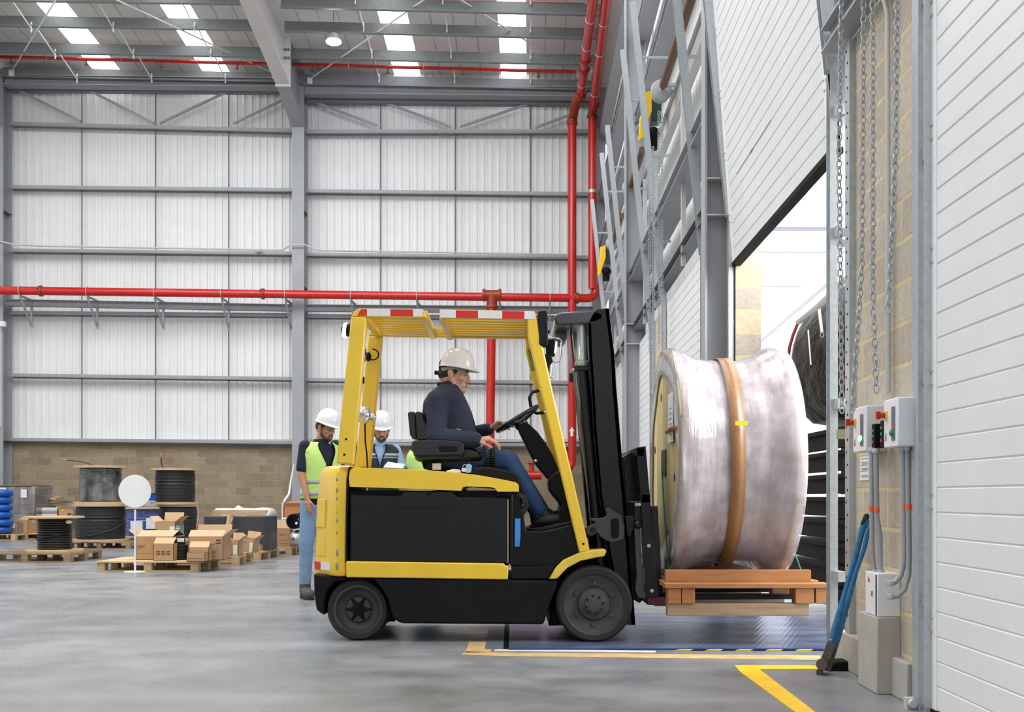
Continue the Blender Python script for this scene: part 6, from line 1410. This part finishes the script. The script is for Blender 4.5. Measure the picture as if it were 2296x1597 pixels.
# blue wrapped reel with labels and small blue reel on top
Yq = 22.6; K = Yq/FPX; cx_ = PX(322, Yq)
m_bluef = M('blue_cable_wrap', (66, 84, 150), .25, 0, .25, 6, coat=.5, bump=.5, bscale=20, dist=.02)
s6 = reel_v('blue film wrapped reel with paper labels, standing behind the round sign', V((cx_, Yq, .12)), 46*K, 40*K, .62, .03, m_bluef, m_spool, name='cable_reel')
for px, py, w2, h2 in ((306, 1181, 13, 12), (339, 1174, 11, 12)):
    a = P(px, py, Yq-40*K-.01); mb = MB(); mb.box(a-V((w2*K, .01, h2*K)), a+V((w2*K, .03, h2*K))); mb.build('paper_label', m_paper, s6)
s7 = reel_v('small bright blue cable reel wrapped in film on top of the wrapped one', V((PX(335, Yq), Yq, .74)), 26*K, 24*K, .32, .012, M('bright_blue_cable', (20, 100, 200), .4), m_spool, True, name='cable_reel')
mb = MB(); mb.lathe([(24.6*K, .02), (25*K, .15)], V((PX(335, Yq), Yq, .74)), n=40, caps=False); mb.build('film', m_film, s7, sharp=180)
# round white sign
Ys_ = Gd(1283); c = V((PX(303, Ys_), Ys_, 0)); t = thing('round_sign', 'blank round white sign on a thin post, standing before the pallets', 'sign', c)
mb = MB(); mb.lathe([(.001, .0), (.14, 0), (.14, .008), (.02, .016), (.001, .016)], c, n=40); mb.build('base_plate', m_white, t)
mb = MB(); mb.cyl(c, c+V((0, 0, .80)), .012, 12); mb.build('post', m_white, t)
zc = PZ(1102, Ys_); mb = MB(); mb.lathe([(.001, -.006), (.208, -.006), (.210, 0), (.208, .006), (.001, .006)], V((c.x, c.y-.012, zc)), (0, 1, 0), 56); mb.build('sign_disc', m_white, t)

# cartons
def carton(label, x0, x1, ytop, ybot, Y, depth, flaps=None, mat=None, rz=0, printed=(), name='cardboard_box', z0=None, group=None, red=False):
    a = PX(x0, Y); b = PX(x1, Y); zb = PZ(ybot, Y) if z0 is None else z0; zt = PZ(ytop, Y); w_ = b-a; h = zt-zb; mat = mat or m_card
    t = thing(name, label, 'box', (0, 0, 0), group=group); g = .005
    mb = MB()
    for q in (((-w_/2, 0, 0), (w_/2, g, h)), ((-w_/2, depth-g, 0), (w_/2, depth, h)), ((-w_/2, 0, 0), (-w_/2+g, depth, h)), ((w_/2-g, 0, 0), (w_/2, depth, h)), ((-w_/2, 0, 0), (w_/2, depth, g))): mb.box(*q)
    if not flaps: mb.box((-w_/2, 0, h-g), (w_/2, depth, h))
    mb.build('carton_body', mat, t, flat=True)
    def flap(p, q, d): m = MB(); m.prism([V(p), V(q), V(q)+V(d), V(p)+V(d)], V((0, .004, .003))); m.build('flap', m_card2 if mat is m_card else mat, t, flat=True)
    fl = min(h*.45, depth*.5, .2)
    if flaps:
        if 'f' in flaps: flap((-w_/2, 0, h), (w_/2, 0, h), (0, -fl*.5, fl*.7))
        if 'F' in flaps: flap((-w_/2, 0, h), (w_/2, 0, h), (0, fl*.85, fl*.55))
        if 'b' in flaps: flap((-w_/2, depth, h), (w_/2, depth, h), (0, fl*.3, fl))
        if 'l' in flaps: flap((-w_/2, 0, h), (-w_/2, depth, h), (-fl*.7, 0, fl*.6))
        if 'r' in flaps: flap((w_/2, 0, h), (w_/2, depth, h), (fl*.7, 0, -fl*.5 if 'R' in flaps else fl*.6))
        if 'g' in flaps:
            flap((-w_/2, 0, h), (w_/2, 0, h), (0, depth*.5, .07)); flap((-w_/2, depth, h), (w_/2, depth, h), (0, -depth*.5, .07))
    for (u0, v0, u1, v1, mt) in printed:
        m = MB(); m.box((-w_/2+w_*u0, -.002, h*v0), (-w_/2+w_*u1, .001, h*v1)); m.build('printed_mark' if mt is not m_paper else 'paper_label', mt, t)
    place(t, (a+b)/2, Y, zb, rz); return t
def lines(u0, u1, v0, n, dv=.05, mt=None): return [(u0, v0-k*dv, u1-(k % 3)*.03, v0-k*dv+.015, mt or m_ink) for k in range(n)]
zt_ = .137
carton('large open carton with printed panels at the left of the plywood pallet', 305, 388, 1203, 1256, 14.05, .5, 'gl', z0=zt_, printed=lines(.03, .25, .6, 3)+[(.0, .28, .85, .285, m_inkr), (.42, .55, .55, .565, m_ink), (.42, .47, .55, .485, m_ink), (.60, .55, .74, .565, m_ink), (.60, .47, .74, .485, m_ink)])
carton('small house-shaped carton in front of the large open carton', 344, 389, 1219, 1257, 13.86, .22, 'g', z0=zt_, printed=[(.15+.25*i, .34+.14*j, .33+.25*i, .42+.14*j, m_ink) for i in range(3) for j in range(2)])
carton('biggest carton with a raised lid flap, right of the black rubber stack', 422, 500, 1203, 1255, 14.0, .42, 'Fbr', z0=zt_, printed=[(.10, .60, .70, .63, m_ink), (.80, .80, .94, .86, m_ink), (.80, .68, .94, .74, m_ink), (.60, .30, .78, .315, m_ink), (.60, .37, .80, .385, m_ink), (.55, .13, .78, .16, m_inkr), (.10, .13, .4, .15, m_inkr)])
carton('medium carton behind the flat one at the front right of the pallet', 424, 468, 1227, 1256, 13.80, .16, 'gr', z0=zt_, printed=lines(.2, .8, .7, 4, .12))
carton('flat closed carton at the front edge of the plywood pallet', 418, 460, 1239, 1258, 13.68, .12, None, z0=zt_, printed=[(.08, .3, .9, .34, m_ink)])
carton('open carton with loose flaps standing behind the large open carton', 349, 393, 1170, 1206, 16.2, .4, 'lbr', printed=[(.72, .08, .96, .75, m_paper)], z0=.30)
mb = MB(); a = P(372, 1206, 16.35); mb.box((a.x-.35, 16.1, 0), (a.x+.35, 16.8, .295)); mb.build('wooden_crate', m_pall2, None, 'low wooden crate hidden behind the large open carton', 'crate', bev=.005)
carton('narrow teal carton beside the carton with loose flaps', 393, 404, 1177, 1206, 16.2, .2, None, m_teal, z0=.30, printed=[(0, .25, 1, .3, m_offw), (0, .5, 1, .55, m_offw), (0, .75, 1, .8, m_offw)])
carton('small opened carton on the second pallet, leftmost of three', 498, 513, 1213, 1250, 15.0, .3, 'l', z0=zt_, group='opened cartons on the second pallet')
carton('small opened carton with a long white label, middle of three', 512, 535, 1212, 1247, 15.1, .25, 'lbr', z0=zt_, printed=[(.45, .02, .85, .7, m_paper)])
o = carton('tilted opened carton with a slanting white label, rightmost of three', 537, 568, 1211, 1246, 15.6, .22, 'lbr', z0=zt_, printed=[(.68, .02, .92, .72, m_paper), (.08, .70, .45, .73, m_ink)]); o.rotation_euler = (0, .10, -.15); o.location.z = .16
carton('low plain carton in front of the dark sheet coils', 563, 585, 1222, 1243, 16.5, .3, None, z0=zt_)
carton('tall carton with an upright back flap beside the standing worker', 602, 652, 1186, 1228, 17.9, .45, 'brR', z0=zt_, printed=lines(.06, .3, .7, 3, .08)+lines(.5, .75, .7, 2, .08)+[(.08, .15, .35, .17, m_inkr), (.5, .15, .9, .17, m_inkr), (.08, .35, .9, .36, m_ink)])
carton('grey brown carton with a white label on its side, at the left edge', 11, 41, 1173, 1197, 24.1, .5, None, M('grey_cardboard', (150, 132, 110), .8), z0=.13, printed=[(.22, .55, .75, .98, m_paper)])
carton('wide low carton next to the one with a white label at the left edge', 42, 62, 1166, 1198, 24.35, .5, 'g', m_card, z0=.13)
carton('small carton with torn lid on the metal rolls', 131, 165, 1142, 1165, 25.0, .3, 'lf', printed=[(.2, .8, .35, .98, m_ylab), (.6, .3, .85, .6, m_ink)], z0=.45)
mb = MB(); mb.box((PX(128, 25), 24.9, .0), (PX(168, 25), 25.6, .448)); mb.build('wooden_crate', m_pall2, None, 'low wooden crate under the small carton with torn lid', 'crate', bev=.005)
# orange-brown carton on a trolley beside the worker
carton('orange brown carton with spread flaps on the trolley behind the worker', 637, 674, 1136, 1164, 19.0, .4, 'lrbf', M('orange_cardboard', (188, 124, 84), .8), z0=.60)
t = thing('trolley', 'thin white wire trolley carrying the orange brown carton', 'trolley', (PX(655, 19.1), 19.2, 0))
mb = MB(); x0, x1 = PX(634, 19.1), PX(680, 19.1); mb.box((x0, 19.0, .57), (x1, 19.45, .598)); mb.build('shelf', m_white, t)
for x in (x0+.01, x1-.01):
    for y in (19.01, 19.44): mb = MB(); mb.cyl((x, y, 0), (x, y, .86), .010, 8); mb.build('leg', m_white, t)
mb = MB(); mb.tube([P(659, 1042, 26.5), P(652, 1080, 24), P(648, 1108, 21), V((PX(636, 19.6), 19.6, .87))], .022, 8); mb.build('leaning_pipe', m_offw, None, 'pale pipe leaning against the column behind the worker', 'pipe')
# black corrugated rubber stack
t = thing('rubber_bellows', 'black ribbed rubber bellows standing between the cartons', 'bellows', (PX(405, 14.1), 14.1, zt_))
pr_ = [(.001, 0)]; n = 7
for k in range(n):
    z = k*.04
    for q in range(5): a = PI*q/4; pr_.append((.082+.014*math.sin(a)-(.006*k if k > 4 else 0), z+.04*(1-math.cos(a))/2))
pr_ += [(.06, .30), (.05, .31), (.001, .31)]
mb = MB(); mb.lathe(pr_, V((PX(405, 14.1), 14.1, zt_)), n=32); mb.build('bellows_tube', m_rub, t)
a = P(405, 1211, 14.1-.095); mb = MB(); mb.box(a-V((.045, .0, .025)), a+V((.045, .004, .025))); mb.build('paper_label', m_paper, t)
# dark sheet coils
def coil(label, x0, x1, ytop, ybot, Y, dep, rz=0):
    a, b = PX(x0, Y), PX(x1, Y); zb = zt_; zt = PZ(ytop, Y); w_ = (b-a)/2
    mb = MB(); lv = [( V((0, 0, z)), V((w_, 0, 0)), V((0, dep, 0))) for z in (0, zt-zb)]; mb.loft(lv, n=64, power=5)
    t = mb.build('sheet_coil', M('graphite_sheet', (58, 60, 65), .45, 0, .1, 4), None, label, 'coil', 'dark sheet coils', bev=.01, origin=(0, 0, 0)); t.location = ((a+b)/2, Y+dep, zb); t.rotation_euler = (0, 0, rz); return t
coil('left dark grey coil of rubber sheet behind the cartons', 450, 512, 1158, 1237, 16.9, .35, .05); coil('right dark grey coil of rubber sheet, the broader of the two', 513, 602, 1158, 1240, 16.6, .38, -.02)
mb = MB(); mb.beam(P(515, 1157, 16.5), P(502, 1236, 16.4), .05, .10, up=(0, 1, 0)); mb.beam(P(520, 1160, 16.5), P(510, 1190, 16.45), .05, .06, up=(0, 1, 0)); mb.build('wedge_board', m_pall, None, 'rough wooden board wedged between the two dark coils', 'board', bev=.004)
# film covered load behind coils
t = thing('plastic_covered_load', 'low load of pale boards covered with white plastic film', 'load', (PX(545, 21.5), 21.6, 0))
mb = MB(); mb.box((PX(482, 21.5), 21.3, 0), (PX(602, 21.5), 22.2, PZ(1144, 21.5))); mb.build('board_stack', m_pall, t)
mb = MB(); rgs = []
for j in range(5):
    yy = 21.26+j*.25; rg = []
    for i in range(25):
        x = PX(478+i*5.4, 21.5); z = PZ(1141, 21.5)+mnoise.noise(V((x*3, yy*3, 0)))*.07-(.16 if i in (0, 24) or j in (0, 4) else 0)+(.06 if i == 9 and j == 2 else 0); rg.append(V((x, yy, z)))
    rgs.append(rg)
m_ = MB(); n = 25; m_.add([p for r_ in rgs for p in r_], [(i*n+k, i*n+k+1, (i+1)*n+k+1, (i+1)*n+k) for i in range(4) for k in range(n-1)]); m_.build('white_film', M('white_film', (226, 226, 222), .3, 0, .05, 10, bump=.5, bscale=20, dist=.02), t, solid=.004, sharp=180)
# silver lined tube in plastic beside the worker
t = thing('duct_tube', 'black tube with silver film beside the worker\'s legs', 'tube', (PX(664, 17.6), 17.8, .25))
mb = MB(); mb.lathe([(.10, 0), (.125, 0), (.125, .5), (.10, .5), (.10, 0)], V((PX(662, 17.7), 17.55, .56)), (.15, 1, .05), 28, caps=False); mb.build('tube_wall', m_blkm, t)
mb = MB(); mb.ell(V((PX(663, 17.6), 17.75, .28)), (.13, .25, .14)); mb.ell(V((PX(664, 17.6), 17.7, .52)), (.06, .1, .06)); mb.build('silver_film', m_foil, t)
for i, (x, Y, r) in enumerate(((632, 18.7, .1), (645, 18.7, .12), (658, 18.7, .11))):
    pass
mb = MB()
for x, r in ((630, .07), (640, .09), (652, .08), (664, .09)): mb.ell(V((PX(x, 18.7), 18.7, .50)), (r, r*.8, r*.55))
mb.box((PX(624, 18.7), 18.6, .135), (PX(668, 18.7), 18.9, .48)); mb.build('crumpled_film', M('crumpled_film', (222, 224, 228), .25, 0, .08, 20, bump=.8, bscale=25, dist=.03), None, 'crumpled white plastic film heaped behind the tall carton', 'film', voxel=.02, smooth_it=1)
# grey crates wrapped on a pallet at the left edge
t = thing('crate_stack', 'film wrapped stack of grey plastic crates at the left edge', 'stack', (PX(38, 25.4), 25.9, 0)); z0 = .16; z1 = PZ(1092, 25.4); x0, x1 = PX(-20, 25.4), PX(78, 25.4)
m_crate = M('grey_crate', (206, 200, 194), .6, 0, .05, 6)
for k in range(5):
    za = z0+(z1-z0)*k/5; zb_ = z0+(z1-z0)*(k+1)/5-.012
    for i in range(2):
        xa = x0+(x1-x0)*i/2; xb = x0+(x1-x0)*(i+1)/2-.01; mb = MB(); mb.box((xa+.01, 25.41, za), (xb-.01, 26.4, zb_)); mb.box((xa, 25.4, zb_-.03), (xb, 26.41, zb_)); 
        cr = mb.build('crate', m_crate, t)
mb = MB(); mb.box((x0-.02, 25.36, z0), (x1+.02, 26.44, z1+.02)); mb.build('stretch_wrap', m_filmc, t, bev=.02)
mb = MB(); mb.box((x0-.04, 25.34, z1+.02), (x1-.08, 26.46, z1+.05)); mb.build('paper_cover', m_pall2, t)
for px, py in ((53, 1106), (7, 1102)): a = P(px, py, 25.33); mb = MB(); mb.box(a-V((.07, 0, .11)), a+V((.07, .01, .09))); mb.build('paper_label', m_paper, t)
mb = MB(); mb.box((x0, 25.4, 0), (x1, 26.4, .155)); mb.build('base_skid', m_pall, t)
# blue hose rings
for k in range(6):
    z = .145+k*.165+.08; r = (.20, .21, .22, .20, .22, .21)[k]; c = V((PX(-19+(k % 2)*3, 23.6), 23.9, z))
    mb = MB(); mb.tube([c+V((math.cos(a)*r, math.sin(a)*r, 0)) for a in [2*PI*q/28 for q in range(28)]], .082, 12, True); mb.build('blue_hose_coil', m_blue, None, 'coil of blue flat hose at the left edge, %s from the bottom' % ORD[k], 'hose', 'stack of blue hose coils')
# flattened cartons heap, metal rolls, cable hoop
for k, (xa, xb, z, rx) in enumerate(((80, 150, .18, 0), (78, 160, .36, .02), (82, 158, .52, -.03), (80, 150, .66, .05), (84, 146, .80, -.06), (78, 132, .93, .08))):
    a, b = PX(xa, 26.6), PX(xb, 26.6); mb = MB(); mb.box((-(b-a)/2, -.45, 0), ((b-a)/2, .45, .035+.01*(k % 2))); mb.box((-(b-a)/2+.05, -.4, .03), ((b-a)/2-.1, .4, .055)); o = mb.build('flattened_carton', (m_card, m_pall2, m_card2)[k % 3], None, 'flattened carton in the heap by the block wall, %s from the floor' % ORD[k], 'carton', 'heap of flattened cartons', origin=(0, 0, 0)); o.location = ((a+b)/2, 26.6, z); o.rotation_euler = (.04*(k % 2), rx, .1*(k % 3))
for k, (xa, xb, py, r) in enumerate(((85, 131, 1146, .085), (85, 131, 1158, .085), (76, 128, 1165, .06))):
    a = P(xa, py, 25.2); b = P(xb, py, 25.2); mb = MB(); mb.cyl(a, b, r, 20); o = mb.build('metal_roll', M('roll_metal', (196, 198, 198), .3, .5) if k == 0 else bpy.data.materials['roll_metal'], None, 'silver roll lying beside the heap of cartons, %s from the top' % ORD[k], 'roll', 'silver rolls')
    mb = MB(); mb.cyl(a-V((.01, 0, 0)), a+V((.12, 0, 0)), r+.004, 20); mb.build('dark_wrap_end', m_steel_d, o)
mb = MB(); mb.box((PX(84, 25.2), 25.1, .0), (PX(130, 25.2), 25.6, PZ(1165, 25.2)-.07)); mb.build('wooden_crate', m_pall2, None, 'low wooden crate under the silver rolls', 'crate')
mb = MB()
for k in range(5):
    r = .42-k*.035; c = V((PX(176, 24), 24.0+k*.05, .022)); mb.tube([c+V((math.cos(a)*r, 0, math.sin(a)*r*1.35)) for a in [PI*q/20 for q in range(21)]], .022, 8)
mb.build('cable_hoop', M('grey_cable', (104, 100, 98), .5), None, 'bundle of grey cable arched behind the left reel stack', 'cable')
